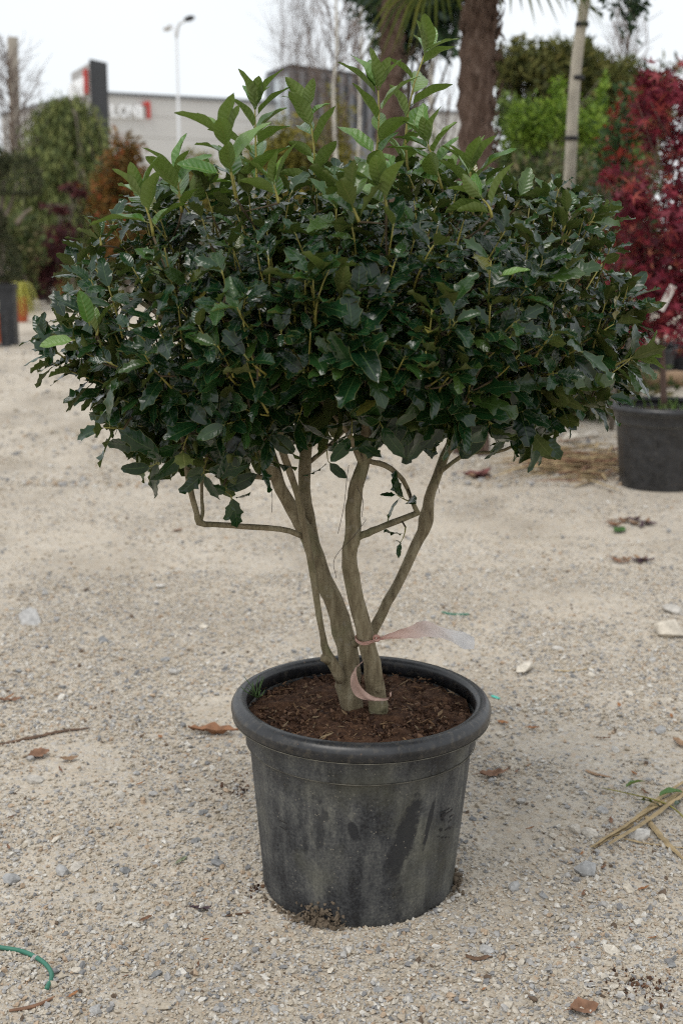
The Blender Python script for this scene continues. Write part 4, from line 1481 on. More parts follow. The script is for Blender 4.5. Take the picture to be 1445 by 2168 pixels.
weeping('weeping green conifer with trailing branchlets below the sign tower', 142, 29, 208, 165, 71, 380)
weeping('lower weeping conifer trailing beside the topiary', 30, 30, 320, 130, 72, 190)
AUT = m_var('autumn_leaf', [(0.0, (0.06, 0.045, 0.014)), (0.4, (0.15, 0.09, 0.02)), (0.75, (0.26, 0.14, 0.03)), (1.0, (0.3, 0.07, 0.025))], 0.7, True)
plant('shrub', 'rust and gold autumn shrub against the pale building wall', 'shrub', foot(262, 26),
      [blob(258, 340, 26, 42, 45, 0.5), blob(245, 420, 26, 50, 60, 0.5), blob(290, 410, 26, 32, 50, 0.5), blob(270, 500, 26, 60, 70, 0.6)], 6000, 0.13, AUT, 0.05, TRUNK, seed=73, clump=0.25, per=40)
WINE = m_var('wine_leaf', [(0.0, (0.022, 0.01, 0.012)), (0.5, (0.075, 0.02, 0.024)), (1.0, (0.15, 0.04, 0.04))], 0.7, True)
plant('shrub', 'wine red shrub glowing inside the weeping conifer', 'shrub', foot(140, 25.5), [blob(150, 405, 25.5, 34, 13, 0.3), blob(110, 440, 25.5, 36, 11, 0.3), blob(120, 510, 25.5, 50, 40, 0.4)], 1000, 0.12, WINE, 0.03, TRUNK, seed=74, per=30)
plant('shrub', 'dark reddish brown shrub behind the small orange pots', 'shrub', foot(88, 26), [blob(88, 540, 26, 40, 45, 0.4), blob(80, 595, 26, 48, 32, 0.4)], 3600, 0.11, WINE, 0.04, TRUNK, seed=75, per=40)
plant('shrub', 'dense dark green hedge plant at the far end of the path', 'shrub', foot(210, 30), [blob(200, 510, 30, 70, 80, 0.8), blob(260, 540, 30, 80, 70, 0.8), blob(170, 570, 30, 60, 40, 0.6)], 4200, 0.15, MIXG, 0.05, TRUNK, seed=76, per=50)
plant('shrub', 'dark green bush lining the path beyond the holly', 'shrub', foot(380, 30), [blob(370, 500, 30, 110, 80, 0.9), blob(520, 510, 31, 120, 80, 0.9), blob(440, 560, 30, 160, 50, 0.9)], 5200, 0.15, MIXG, 0.05, TRUNK, seed=77, per=50)
plant('shrub', 'shaded green shrub filling the gap under the weeping conifer', 'shrub', foot(50, 24), [blob(40, 530, 24, 60, 70, 0.5), blob(20, 610, 24, 60, 45, 0.4), blob(-40, 540, 24, 70, 100, 0.6)], 4800, 0.12, MIXG, 0.03, TRUNK, seed=79, per=40)
plant('shrub', 'broad dark shrub closing the far end of the path', 'shrub', foot(170, 34), [blob(160, 545, 34, 90, 60, 0.8), blob(250, 560, 34, 90, 48, 0.8), blob(340, 565, 34, 90, 48, 0.8)], 7000, 0.18, MIXG, 0.05, TRUNK, seed=80, per=50)
bare_tree('bare_tree', 'twiggy brown leafless tree in front of the pale post', 24, 30, 130, 6, simple('tan_bark', (0.24, 0.17, 0.12), 0.9), 78, 70, 0.75, None, 1.8, None, 1.1)
pst = MB().tube(np.array([foot(27, 31), at(27, 79, 31)]), [0.13, 0.12], 16).build('wooden_post', simple('post_wood', (0.27, 0.24, 0.2), 0.9, 0.2, 4))
tag(pst, 'weathered round wooden post above the twiggy tree', 'post')

# cloud-pruned topiary
TPY = on_ground(18, 733)[1] + 0.11
tb = np.array((on_ground(18, 733)[0], TPY, 0.72))
tp = thing('topiary_tree', 'cloud pruned topiary with rounded grey green pads on bent stems', 'tree', tuple(tb))
TOP_ = m_var('topiary_leaf', [(0.0, (0.03, 0.04, 0.02)), (0.5, (0.075, 0.09, 0.04)), (0.85, (0.13, 0.14, 0.075)), (1.0, (0.2, 0.18, 0.1))], 0.7, True)
trunk_top = at(0, 470, TPY)
m = MB().tube(spline([tb, at(-6, 540, TPY), trunk_top, at(10, 380, TPY)], 16) - tb, np.linspace(0.04, 0.025, 16), 8)
for (px, py, rx, ry) in [(38, 385, 46, 52), (-30, 350, 45, 40), (10, 560, 28, 60), (-30, 470, 40, 34)]:
    c = at(px, py, TPY)
    rs_ = np.random.RandomState(int(px + py))
    d = unit(rs_.randn(2400, 3)) * (0.86 + 0.16 * rs_.rand(2400, 1))
    d[:, 2] = np.where(d[:, 2] < -0.45, -0.45 + 0.1 * rs_.rand(2400), d[:, 2])
    Vv, Ff, rn = leaf_cloud(c - tb + d * np.array((rx, 0.8 * (rx + ry) / 2, ry)) * mpp(TPY), 0.055, rs_, 0.1, None, d)
    link(bpy.data.objects.new('leaf_pad', mesh_np('leaf_pad', Vv, Ff, TOP_, False, {'rnd': rn})), tp)
    m.tube(spline([trunk_top - tb, (trunk_top + c) / 2 - tb + np.array((0, 0, -0.08)), c - tb], 8), np.linspace(0.035, 0.012, 8), 6)
m.tube(spline([at(68, 440, TPY - 0.2) - tb, at(50, 455, TPY - 0.2) - tb, at(36, 475, TPY - 0.2) - tb], 8), np.linspace(0.012, 0.03, 8), 7)
m.build('trunk', TRUNK, tp)


def small_pot(label, px, py, wpx, hpx, mat, square=False, group=None, name='nursery_pot'):
    """a pot whose foot stands at the pixel"""
    p = on_ground(px, py)
    k = mpp(p[1])
    ww, hh = wpx * k / 2, hpx * k
    t = thing(name, label, 'plant pot', (p[0], p[1] + ww, 0), group)
    if square:
        m = MB()
        for (z0, z1, a) in ((0, hh * 0.9, 0.86), (hh * 0.9, hh, 1.0)):
            m.box((0, 0, (z0 + z1) / 2), (2 * ww * a, 2 * ww * a, z1 - z0 - 0.004))
        m.build('wall', mat, t, False)
    else:
        MB().lathe([(0.001, 0), (ww * 0.74, 0), (ww * 0.92, hh * 0.86), (ww, hh * 0.86), (ww, hh), (ww * 0.88, hh), (ww * 0.86, hh * 0.92), (0.001, hh * 0.92)], 28).build('wall', mat, t, sharp=40)
    return p[0], p[1] + ww, hh, k


pots = [('small orange pot with heather, beside its twin', 124, 626, 24, 34, TERRA, False, 'small orange pots at the path end'), ('small orange pot with heather, beside its twin', 147, 624, 23, 30, TERRA, False, 'small orange pots at the path end'),
        ('round black pot under the reddish brown shrub', 90, 638, 32, 42, BLACKP, False, None), ('orange pot under the yellow striped grass', 44, 682, 30, 52, TERRA, False, None),
        ('tall square black planter beside the striped grass', 18, 733, 36, 130, BLACKP, True, None), ('orange pot standing inside the black crate', -4, 728, 22, 62, TERRA, False, None)]
PL = [small_pot(a, b, c, d, e, f_, g, h) for a, b, c, d, e, f_, g, h in pots]
cr = on_ground(-2, 736)
ct = thing('plastic_crate', 'black plastic crate with handle rail holding an orange pot', 'crate', (cr[0], cr[1] + 0.1, 0))
m = MB()
for sx_ in (-0.11, 0.11):
    for sy_ in (-0.11, 0.13):
        m.box((sx_, sy_, 0.24), (0.03, 0.03, 0.48))
m.build('post', BLACKP, ct, False)
m = MB().box((0, 0, 0.015), (0.25, 0.27, 0.028))
m.build('base', BLACKP, ct, False)
MB().box((0, -0.13, 0.45), (0.26, 0.022, 0.03)).build('rail', BLACKP, ct, False)
HEATH = m_var('heather', [(0.0, (0.06, 0.03, 0.04)), (1.0, (0.2, 0.08, 0.12))], 0.8)
for i in (0, 1):
    x_, y_, h_, k_ = PL[i]
    c = np.array((x_, y_, h_ + 0.1))
    plant('heather', 'low purple heather growing in an orange pot', 'plant', (x_, y_, h_), [(c, (15 * k_, 15 * k_, 12 * k_))], 500, 0.05, HEATH, None, seed=81 + i, group='heathers in the orange pots', part='foliage', per=20)
STRIPE = m_var('striped_grass', [(0.0, (0.2, 0.22, 0.03)), (0.5, (0.45, 0.43, 0.07)), (1.0, (0.62, 0.6, 0.2))], 0.5, True)
x_, y_, h_, k_ = PL[3]
gr = thing('striped_grass', 'arching yellow striped grass in an orange pot', 'plant', (x_, y_, h_))
Vs, Fs, rn, nb = [], [], [], 0
for i in range(150):
    a = RS.rand() * 6.28
    L = RS.uniform(0.3, 0.55)
    d = np.array((math.cos(a), math.sin(a), 0))
    wv = np.array((-math.sin(a), math.cos(a), 0)) * 0.011
    prev = None
    r_ = RS.rand()
    hgt, rch = RS.uniform(0.1, 0.3), RS.uniform(0.4, 0.8) * L
    for t in np.linspace(0, 1, 7):
        c = d * rch * t + np.array((0, 0, hgt * 4 * t * (1 - t) * 0.8 + 0.1 * (1 - t) - 0.3 * t * t))
        Vs += [c - wv * (1 - 0.9 * t), c + wv * (1 - 0.9 * t)]
        rn += [r_, r_]
    for j in range(6):
        Fs.append((nb + 2 * j, nb + 2 * j + 1, nb + 2 * j + 3, nb + 2 * j + 2))
    nb += 14
link(bpy.data.objects.new('foliage', mesh_np('foliage', np.array(Vs), Fs, STRIPE, True, {'rnd': rn})), gr)

# ------------------------------------------------------------------ buildings and lamp
WALL = Mat('pale_panel_wall')
wn = WALL.noise(0.5, 3, vec=WALL.coord())
WALLM = WALL.set(WALL.ramp(wn, [(0.3, (0.545, 0.535, 0.515)), (0.7, (0.57, 0.56, 0.54))]), 0.8, 0.3)
DARKW = simple('charcoal_cladding', (0.028, 0.03, 0.034), 0.6, 0.2, 2)
GREYC = simple('grey_cladding', (0.17, 0.18, 0.19), 0.6, 0.1, 2)
WHITE = simple('white_letter', (0.85, 0.86, 0.87), 0.5, 0.04, 2)
RED = simple('red_letter', (0.5, 0.045, 0.035), 0.5, 0.08, 2)
GLASSM = Mat('window_glass').set((0.22, 0.26, 0.29), 0.08, 0.8)
FRAME = simple('steel_frame', (0.2, 0.21, 0.22), 0.5, 0.1, 2)


def text_mesh(ch, h, mat, depth=0.1):
    cu = bpy.data.curves.new('letter', 'FONT')
    cu.body = ch
    cu.size = h / 0.72
    cu.extrude = depth / 2
    cu.offset = h * 0.035
    tmp = bpy.data.objects.new('letter_tmp', cu)
    COL.objects.link(tmp)
    dg = bpy.context.evaluated_depsgraph_get()
    me = bpy.data.meshes.new_from_object(tmp.evaluated_get(dg))
    bpy.data.objects.remove(tmp)
    bpy.data.curves.remove(cu)
    me.materials.clear()
    me.materials.append(mat)
    return me


def one_mesh(h, mat, depth):
    """the red figure one with its flag"""
    pts = [(0.62, 0), (1.0, 0), (1.0, 1.32), (0.62, 1.32), (0.0, 1.14), (0.0, 0.98), (0.62, 1.02)]
    V = [(x * h * 0.42, y * h, -depth / 2) for x, y in pts] + [(x * h * 0.42, y * h, depth / 2) for x, y in pts]
    n = len(pts)
    F = [tuple(range(n - 1, -1, -1)), tuple(range(n, 2 * n))] + [(i, (i + 1) % n, n + (i + 1) % n, n + i) for i in range(n)]
    return mesh_np('letter', np.array(V), F, mat, False)


def lettering(parent, org, xdir, up, h, widths, flag=True):
    """LONI and the red 1, letter by letter, on a wall"""
    xdir, up = unit(xdir), unit(up)
    nrm = np.cross(xdir, up)
    x = 0.0
    for ch, wv in zip('LONI1', widths):
        me = one_mesh(h, RED, 0.12) if ch == '1' else text_mesh(ch, h, WHITE, 0.12)
        o = bpy.data.objects.new('letter', me)
        link(o, parent)
        xs = np.array([v.co.x for v in me.vertices])
        sx_ = wv * 0.88 / (xs.max() - xs.min())
        M4 = Matrix.Identity(4)
        base_ = org + xdir * x + nrm * 0.1
        for a in range(3):
            M4[a][0], M4[a][1], M4[a][2] = xdir[a] * sx_, up[a], nrm[a]
            M4[a][3] = base_[a] - xdir[a] * xs.min() * sx_
        o.matrix_basis = M4
        x += wv


# pale hall: front wall receding slightly
BL, BR = at(196, 480, 61), at(1000, 480, 72)
bt = thing('pale_hall', 'long pale panelled commercial hall with white and red sign lettering', 'building', (BL[0], BL[1], 0))
bo = np.array((BL[0], BL[1], 0))
xd = unit(np.array((BR[0] - BL[0], BR[1] - BL[1], 0)))
yd = np.array((-xd[1], xd[0], 0))
Rb = np.stack([xd, yd, (0, 0, 1)], 1)
Lb = np.linalg.norm((BR - BL)[:2])
HT = at(230, 203, 61.8)[2]
GL = at(340, 376, 62.8)[2]          # top of the ground floor glazing
c = xd * Lb / 2 + yd * 7
MB().box(c + np.array((0, 0, (HT + GL) / 2)), (Lb, 14, HT - GL), Rb).build('wall', WALLM, bt, False)
MB().box(xd * Lb / 2 + yd * 7.25 + np.array((0, 0, GL / 2)), (Lb - 0.4, 14, GL - 0.02), Rb).build('plinth', GREYC, bt, False)
MB().box(c + np.array((0, 0, HT + 0.08)), (Lb + 0.16, 14.2, 0.15), Rb).build('roof', GREYC, bt, False)
# panel joints as thin proud strips of the cladding
for zz in np.arange(GL + 0.9, HT - 0.2, 0.95):
    MB().box(xd * Lb / 2 - yd * 0.004 + np.array((0, 0, zz)), (Lb, 0.03, 0.03), Rb).build('joint', simple('joint', (0.53, 0.52, 0.5), 0.8) if zz < GL + 1 else bpy.data.materials['joint'], bt, False)
nw = 15
for i in range(nw):
    cx_ = Lb * (i + 0.5) / nw
    fr = MB().box(xd * cx_ + yd * 0.18 + np.array((0, 0, GL * 0.5)), (Lb / nw * 0.94, 0.1, GL * 0.92), Rb).build('window', FRAME, bt, False)
    for j in (-1, 1):
        MB().box(xd * (cx_ + j * Lb / nw * 0.235) + yd * 0.11 + np.array((0, 0, GL * 0.5)), (Lb / nw * 0.44, 0.05, GL * 0.86), Rb).build('pane', GLASSM, fr, False)
lo = at(234, 249, 61.7)


def on_wall(px, py):
    """point of the hall's front wall seen at a pixel, relative to the hall"""
    d = ray(px, py)
    c0 = np.array((0, 0, CAMZ))
    t = np.dot(bo - c0, yd) / np.dot(d, yd)
    return c0 + d * t - bo


l0, l1 = on_wall(233, 248), on_wall(318, 248)
hh = (on_wall(233, 220) - l0)[2]
tot = np.linalg.norm(l1 - l0)
lettering(bt, l0 - yd * 0.02, xd, (0, 0, 1), hh, np.array((0.2, 0.235, 0.245, 0.11, 0.21)) * tot)

# sign tower, seen on its corner
ty = 46.0
ca, cb, cc = at(155, 250, ty + 3.2), at(195, 250, ty), at(227, 250, ty + 1.0)
st_ = thing('sign_tower', 'grey sign tower with charcoal side and lettering above the conifer', 'sign', (cb[0], cb[1], 0))
so = np.array((cb[0], cb[1], 0))
HT2 = at(195, 132, ty)[2]
pa, pb, pc = np.array((ca[0], ca[1], 0)) - so, np.zeros(3), np.array((cc[0], cc[1], 0)) - so
pd = pa + pc
corners = [pa, pb, pc, pd]
Vt = [p + np.array((0, 0, z)) for z in (0, HT2) for p in corners]
MB().add(Vt, [(3, 2, 1, 0), (4, 5, 6, 7), (0, 1, 5, 4), (2, 3, 7, 6), (3, 0, 4, 7)]).build('body', GREYC if False else simple('pale_grey_panel', (0.36, 0.35, 0.34), 0.7, 0.06, 1), st_, False)
n2 = unit(np.cross(pc - pb, (0, 0, 1)))
MB().box((pb + pc) / 2 + n2 * 0.03 + np.array((0, 0, HT2 / 2 + 0.05)), (np.linalg.norm(pc - pb), 0.1, HT2 + 0.1),
         np.stack([unit(pc - pb), unit(np.cross((0, 0, 1), unit(pc - pb))), (0, 0, 1)], 1)).build('side_panel', DARKW, st_, False)
xt = unit(pb - pa)
wt = np.linalg.norm(pb - pa)
zt = at(160, 215, ty + 3)[2]
lettering(st_, pa + xt * wt * 0.05 + np.array((0, 0, zt)), xt, (0, 0, 1), 0.62, np.array((0.22, 0.26, 0.28, 0.11, 0.1)) * wt * 0.92)

# dark block building with a corner window
by = 64.0
ka, kb, kc = at(566, 300, by + 3.5), at(617, 300, by), at(800, 300, by + 5)
kt = thing('block_building', 'dark grey flat roofed block with tall corner window', 'building', (kb[0], kb[1], 0))
ko = np.array((kb[0], kb[1], 0))
qa, qb, qc = np.array((ka[0], ka[1], 0)) - ko, np.zeros(3), np.array((kc[0], kc[1], 0)) - ko
HK = at(617, 141, by)[2]
Vk = [p + np.array((0, 0, z)) for z in (0, HK) for p in (qa, qb, qc, qa + qc)]
MB().add(Vk, [(3, 2, 1, 0), (0, 1, 5, 4), (1, 2, 6, 5), (2, 3, 7, 6), (3, 0, 4, 7)]).build('wall', simple('slate_cladding', (0.19, 0.195, 0.21), 0.7, 0.15, 1), kt, False)
MB().add([p + np.array((0, 0, z)) for z in (HK - 0.1, HK + 0.14) for p in [q * 1.01 for q in (qa, qb, qc, qa + qc)]],
         [(3, 2, 1, 0), (4, 5, 6, 7), (0, 1, 5, 4), (1, 2, 6, 5), (2, 3, 7, 6), (3, 0, 4, 7)]).build('roof', DARKW, kt, False)
xk = unit(qb - qa)
wk = np.linalg.norm(qb - qa)
Rk = np.stack([xk, np.cross((0, 0, 1), xk), (0, 0, 1)], 1)
nk = -np.cross((0, 0, 1), xk)
MB().box(xk * (-wk * 0.84) + nk * 0.06 + np.array((0, 0, HK / 2)), (wk * 0.3, 0.1, HK - 0.1), Rk).build('pier', GREYC, kt, False)
wf = MB().box(xk * (-wk * 0.33) + nk * 0.02 + np.array((0, 0, HK - 1.75)), (wk * 0.58, 0.1, 2.9), Rk).build('window', FRAME, kt, False)
LGLASS = Mat('sky_glass').set((0.5, 0.56, 0.6), 0.1, 0.8)
for j in (-0.5, 0.5):
    MB().box(xk * (-wk * 0.33 + j * wk * 0.28) + nk * 0.08 + np.array((0, 0, HK - 1.75)), (wk * 0.265, 0.05, 2.75), Rk).build('pane', LGLASS, wf, False)
for j in range(9):
    uu = (j + 0.5) / 9
    MB().box(qc * uu + unit(np.cross(qc, (0, 0, 1))) * 0.06 + np.array((0, 0, HK - 1.6)), (0.12, 0.12, 2.9), np.stack([unit(qc), np.cross((0, 0, 1), unit(qc)), (0, 0, 1)], 1)).build('fin', DARKW, kt, False)

# street lamp
ly = 40.0
lb_ = np.array(foot(380, ly))
lt = thing('street_lamp', 'tall pale grey street lamp with two curved arms', 'street lamp', tuple(lb_))
LAMP = simple('galvanised_steel', (0.62, 0.63, 0.64), 0.5, 0.06, 2)
z1 = at(380, 64, ly)[2]
MB().tube(np.array([(0, 0, 0), (0, 0, 3), (0, 0, z1)]), [0.06, 0.05, 0.035], 12).build('pole', LAMP, lt)
for (px, py, dy, dark) in [(396, 42, -1.2, True), (356, 58, 2.0, False)]:
    e = at(px, py, ly + dy) - lb_
    s0 = np.array((0, 0, z1 - 0.2))
    MB().tube(spline([s0, np.array((e[0] * 0.25, e[1] * 0.2, z1 + 0.12)), e * np.array((0.7, 0.7, 1.0)), e], 12), np.linspace(0.04, 0.03, 12), 8).build('arm', LAMP, lt)
    d = unit(np.array((e[0], e[1], 0)))
    MB().tube(np.array([e - d * 0.05, e + d * 0.1, e + d * 0.45, e + d * 0.6]), [0.06, 0.13, 0.12, 0.05], 12, flat=0.5).build('lamp_head', DARKW if dark else LAMP, lt)

# white banner flag behind the holly top
fb = np.array(foot(535, 30))
fl = thing('feather_flag', 'white flag standing behind the new holly shoots', 'flag', tuple(fb))
MB().tube(np.array([(0, 0, 0), (0, 0, at(545, 275, 30)[2])]), [0.02, 0.012], 8).build('pole', LAMP, fl)
q = [at(529, 360, 30), at(549, 360, 30), at(555, 320, 30), at(545, 290, 30), at(534, 300, 30)]
q = [p - fb for p in q]
MB().add(q + [p + np.array((0, 0.02, 0)) for p in q], [(0, 1, 2, 3, 4), (9, 8, 7, 6, 5)] + [(i, (i + 1) % 5, 5 + (i + 1) % 5, 5 + i) for i in range(5)]).build('cloth', WHITE, fl, False)

# ------------------------------------------------------------------ ribbon tied round the stem
RIB = Mat('pink_ribbon')
rbn = RIB.noise(90, 3, vec=RIB.coord())
sx_ = RIB.n('ShaderNodeSeparateXYZ')
RIB.l(RIB.coord(), sx_.inputs[0])
pink = RIB.ramp(sx_.outputs[0], [(0.0, (0.66, 0.40, 0.33)), (0.09, (0.72, 0.56, 0.5)), (0.17, (0.8, 0.78, 0.77)), (1.0, (0.82, 0.82, 0.83))])
sp_ = RIB.voro(260, RIB.coord())
pink = RIB.mix(RIB.math('MULTIPLY', RIB.math('LESS_THAN', sp_.outputs['Distance'], 0.14), 0.7), pink, (0.12, 0.09, 0.07))
RIB.set(pink, 0.4, 0.5)
RIB.translucent(pink, 0.35)
RIBM = RIB.m
kn = at(797, 1350, 2.73)
rt = thing('plastic_ribbon', 'pale pink plastic ribbon knotted round the front stem, tail blowing sideways', 'ribbon', tuple(kn))


def strip_mesh(m, C, Wd, thick=0.0006):
    """a strip with a centre line and half width vectors"""
    C, Wd = np.asarray(C, float), np.asarray(Wd, float)
    n = len(C)
    V, F = [], []
    off = np.linspace(-1, 1, 5)
    for i in range(n):
        for j, o_ in enumerate(off):
            V.append(C[i] + Wd[i] * o_ + np.array((0, -1, 0)) * 0.004 * math.sin(j * 1.7 + i * 0.8))
    for i in range(n - 1):
        for j in range(4):
            a = i * 5 + j
            F.append((a, a + 1, a + 6, a + 5))
    return m.add(V, F)


ribbon_pts = [(797, 1351, 2.73, 1.5), (815, 1350, 2.725, 4), (845, 1342, 2.715, 11), (880, 1336, 2.705, 15), (912, 1332, 2.70, 15), (945, 1343, 2.69, 13), (975, 1353, 2.685, 15), (1004, 1363, 2.68, 14)]
Q = spline([(*at(a, b, c), h) for a, b, c, h in ribbon_pts], 30)
Q[4:, :3] += RS.randn(26, 3) * 0.0007
Wv = np.stack([0.15 * np.sin(np.arange(30) * 1.3), 0.25 + 0.5 * np.sin(np.arange(30) * 0.55), np.ones(30)], 1) * (Q[:, 3:4] * mpp(2.7))
Wv = Wv * (1 + 0.035 * RS.randn(30, 1))
strip_mesh(MB(), Q[:, :3] - kn, Wv)
m = MB()
strip_mesh(m, Q[:, :3] - kn, Wv)
m.build('tail', RIBM, rt)
m = MB()
kk = [(797 + 6 * math.cos(a), 1351 + 5 * math.sin(a), 2.725 + 0.006 * math.cos(2 * a), 0) for a in np.linspace(0, 5.5, 9)]
m.tube(spline([at(a, b, c) for a, b, c, d in kk], 18) - kn, 0.0035, 6)
m.build('knot', RIBM, rt)
# the loop round the stem and the loose end hanging to the soil
cs = at(773, 1352, 2.747)
loop = [cs + np.array((math.cos(a) * 0.0235, math.sin(a) * 0.0235, 0.003 * math.sin(a))) for a in np.linspace(0, 6.28, 26)]
strip_mesh(m := MB(), np.array(loop) - kn, np.tile(np.array((0, 0, 0.004)), (26, 1)))
m.build('loop', RIBM, rt)
PINKD = simple('dusty_pink', (0.5, 0.34, 0.28), 0.6, 0.25, 40)
hang = [(768, 1400, 2.715, 6), (752, 1415, 2.70, 9), (748, 1440, 2.70, 13), (760, 1465, 2.705, 13), (785, 1480, 2.70, 8), (822, 1478, 2.69, 5), (826, 1466, 2.69, 3)]
Q = spline([(*at(a, b, c), h) for a, b, c, h in hang], 22)
Wv = np.stack([0.55 * np.ones(22), -0.3 * np.ones(22), 0.8 * np.ones(22)], 1) * (Q[:, 3:4] * mpp(2.7))
m = MB()
strip_mesh(m, Q[:, :3] - kn, Wv)
m.build('loose_end', PINKD, rt)

# dark fibres snagged on the stems
FIB = simple('dark_fibre', (0.05, 0.035, 0.03), 0.8, 0.2)
for pts in [[(712, 1225, 2.78), (706, 1190, 2.72), (722, 1162, 2.70), (745, 1140, 2.70), (775, 1100, 2.70)], [(715, 1130, 2.70), (728, 1070, 2.70), (733, 1020, 2.70), (738, 985, 2.71)],
            [(765, 1095, 2.71), (768, 1060, 2.7), (755, 1030, 2.7)], [(575, 1085, 2.72), (576, 1050, 2.72), (570, 1020, 2.73)], [(930, 1045, 2.9), (922, 1000, 2.9), (935, 975, 2.92)]]:
    MB().tube(spline([at(*p) for p in pts], 22) + INV, 0.0006, 4).build('fibre', FIB, holly)

# ------------------------------------------------------------------ things lying on the ground
STONE = m_objvar('loose_stone', [(0.0, (0.62, 0.57, 0.49)), (0.3, (0.55, 0.49, 0.4)), (0.6, (0.46, 0.44, 0.41)), (1.0, (0.66, 0.62, 0.55))], 0.85, 0.4, 3)
STONEG = m_objvar('grey_stone', [(0.0, (0.2, 0.205, 0.21)), (0.5, (0.32, 0.32, 0.315)), (1.0, (0.43, 0.42, 0.405))], 0.85, 0.4, 3)
STM = [hull_mesh('stone', 34, prs, STONE, (1, prs.uniform(0.7, 0.95), prs.uniform(0.45, 0.65)), noise=0.08) for _ in range(5)]
STG = [hull_mesh('stone', 34, prs, STONEG, (1, prs.uniform(0.6, 0.9), prs.uniform(0.45, 0.7)), noise=0.08) for _ in range(5)]


def stone(px, py, wpx, grey, label, group=None, seed=0):
    p = on_ground(px, py)
    rs = np.random.RandomState(int(px * 7 + py))
    me = (STG if grey else STM)[rs.randint(5)]
    o = bpy.data.objects.new('stone', me)
    link(o)
    s = wpx * mpp(np.linalg.norm(p - np.array((0, 0, CAMZ))))
    o.scale = (s, s * rs.uniform(0.8, 1.0), s * rs.uniform(0.75, 1.0))
    o.location = (p[0], p[1], float(gz(p[0], p[1])) + s * 0.12)
    o.rotation_euler = (rs.randn() * 0.2, rs.randn() * 0.2, rs.rand() * 6.28)
    return tag(o, label, 'stone', group)


stone(462, 1830, 36, True, 'rounded blue grey stone beside the foot of the big pot')
stone(25, 1856, 42, True, 'wide grey stone with a flat top near the green hose')
stone(132, 1838, 38, True, 'split pale grey stone next to its white neighbour')
stone(160, 1828, 30, False, 'whitish stone touching the split grey stone')
stone(74, 1660, 34, False, 'cream stone just below the dry curled leaves')
stone(203, 2134, 32, True, 'angular bluish stone past the end of the green hose')
stone(1110, 1424, 50, False, 'large pale boulder like stone beyond the pot rim')
stone(1415, 1340, 80, False, 'broad flat whitish slab of stone set in the gravel')
stone(1422, 1297, 46, False, 'beige stone behind the flat whitish slab')
stone(62, 1313, 60, True, 'broad bluish stone half buried in far gravel')
stone(370, 1418, 34, False, 'single light stone standing out beyond the pot')
stone(1218, 1757, 34, False, 'pale stone at the tip of the dry palm strips, beside another')
stone(1247, 1768, 40, False, 'sandy wedge stone right under the dry palm strips')
stone(1273, 1720, 32, True, 'dark blue grey stone above the dry palm strips')
stone(1240, 1840, 52, True, 'large flat grey stone between palm strips and pot')
stone(1087, 1880, 34, True, 'blocky grey stone near the pot foot')
stone(1030, 2012, 34, True, 'rounded grey stone behind the bark piece')
stone(1290, 2020, 34, False, 'flat tan stone in open gravel')
stone(1352, 1770, 44, False, 'cream stone under the thin dry stalks')
PL_ = [(120, 1775), (175, 1790), (265, 1835), (430, 1720), (350, 1390), (255, 1690), (240, 1665), (290, 1640), (420, 1790), (330, 2060), (360, 2085), (500, 2130), (580, 2130), (350, 1960), (210, 1910), (60, 1780), (415, 1780),
       (1000, 1735), (1190, 1795), (1150, 1895), (1215, 1985), (1135, 1975), (1350, 1955), (1245, 2000), (1420, 2050), (1190, 2080), (1075, 2120), (940, 2090), (880, 2040), (800, 2090), (700, 2050), (650, 2120), (740, 2010), (1170, 1770),
       (1100, 1700), (1300, 1600), (1180, 1500), (1330, 1480), (1250, 1440), (1395, 1560), (1180, 1380), (1060, 1560), (300, 1500), (130, 1480), (40, 1420), (220, 1350), (430, 1320), (95, 1250), (340, 1240), (1330, 1880), (1400, 1900)]
rs_ = np.random.RandomState(77)
for k, (a, b) in enumerate(PL_):
    g = rs_.rand() < 0.4
    stone(a, b, rs_.uniform(17, 29), g, 'small loose grey stone poking out of the gravel' if g else 'small loose cream stone poking out of the gravel', 'small grey stones in the gravel' if g else 'small cream stones in the gravel')


def dry_leaf(px, py, lpx, ang, mat, label, cat='leaf', curl=0.35, aspect=0.42, name='dry_leaf', z=0.004, cupz=0.35, stalk=True, group=None):
    p = on_ground(px, py)
    s = lpx * mpp(np.linalg.norm(p - np.array((0, 0, CAMZ))))
    rs = np.random.RandomState(int(px + 3 * py))
    n = 11
    V, F = [], []
    for i, t in enumerate(np.linspace(0, 1, n)):
        hw = 0.5 * aspect * math.sin(math.pi * min(0.995, max(0.02, t)) ** 0.9) ** 0.8
        for u in (-1, -0.5, 0, 0.5, 1):
            e = u * hw * (1 + 0.12 * rs.randn())
            V.append((t - 0.5, e, cupz * u * u * hw + curl * (t - 0.5) ** 2 + 0.03 * rs.randn()))
    for i in range(n - 1):
        for k in range(4):
            a = i * 5 + k
            F.append((a, a + 5, a + 6, a + 1))
    V = np.array(V) * s
    V[:, 2] -= V[:, 2].min()
    m = MB().add(V, F)
    if stalk:
        m.tube(spline([V[2], V[2] + np.array((-0.12 * s, 0.02 * s, 0.02 * s)), V[2] + np.array((-0.28 * s, -0.03 * s, 0.01 * s))], 6), 0.012 * s, 5)
    o = m.build(name, mat)
    o.location = (p[0], p[1], float(gz(p[0], p[1])) + z)
    o.rotation_euler = (rs.randn() * 0.08, rs.randn() * 0.08, ang)
    return tag(o, label, cat, group)


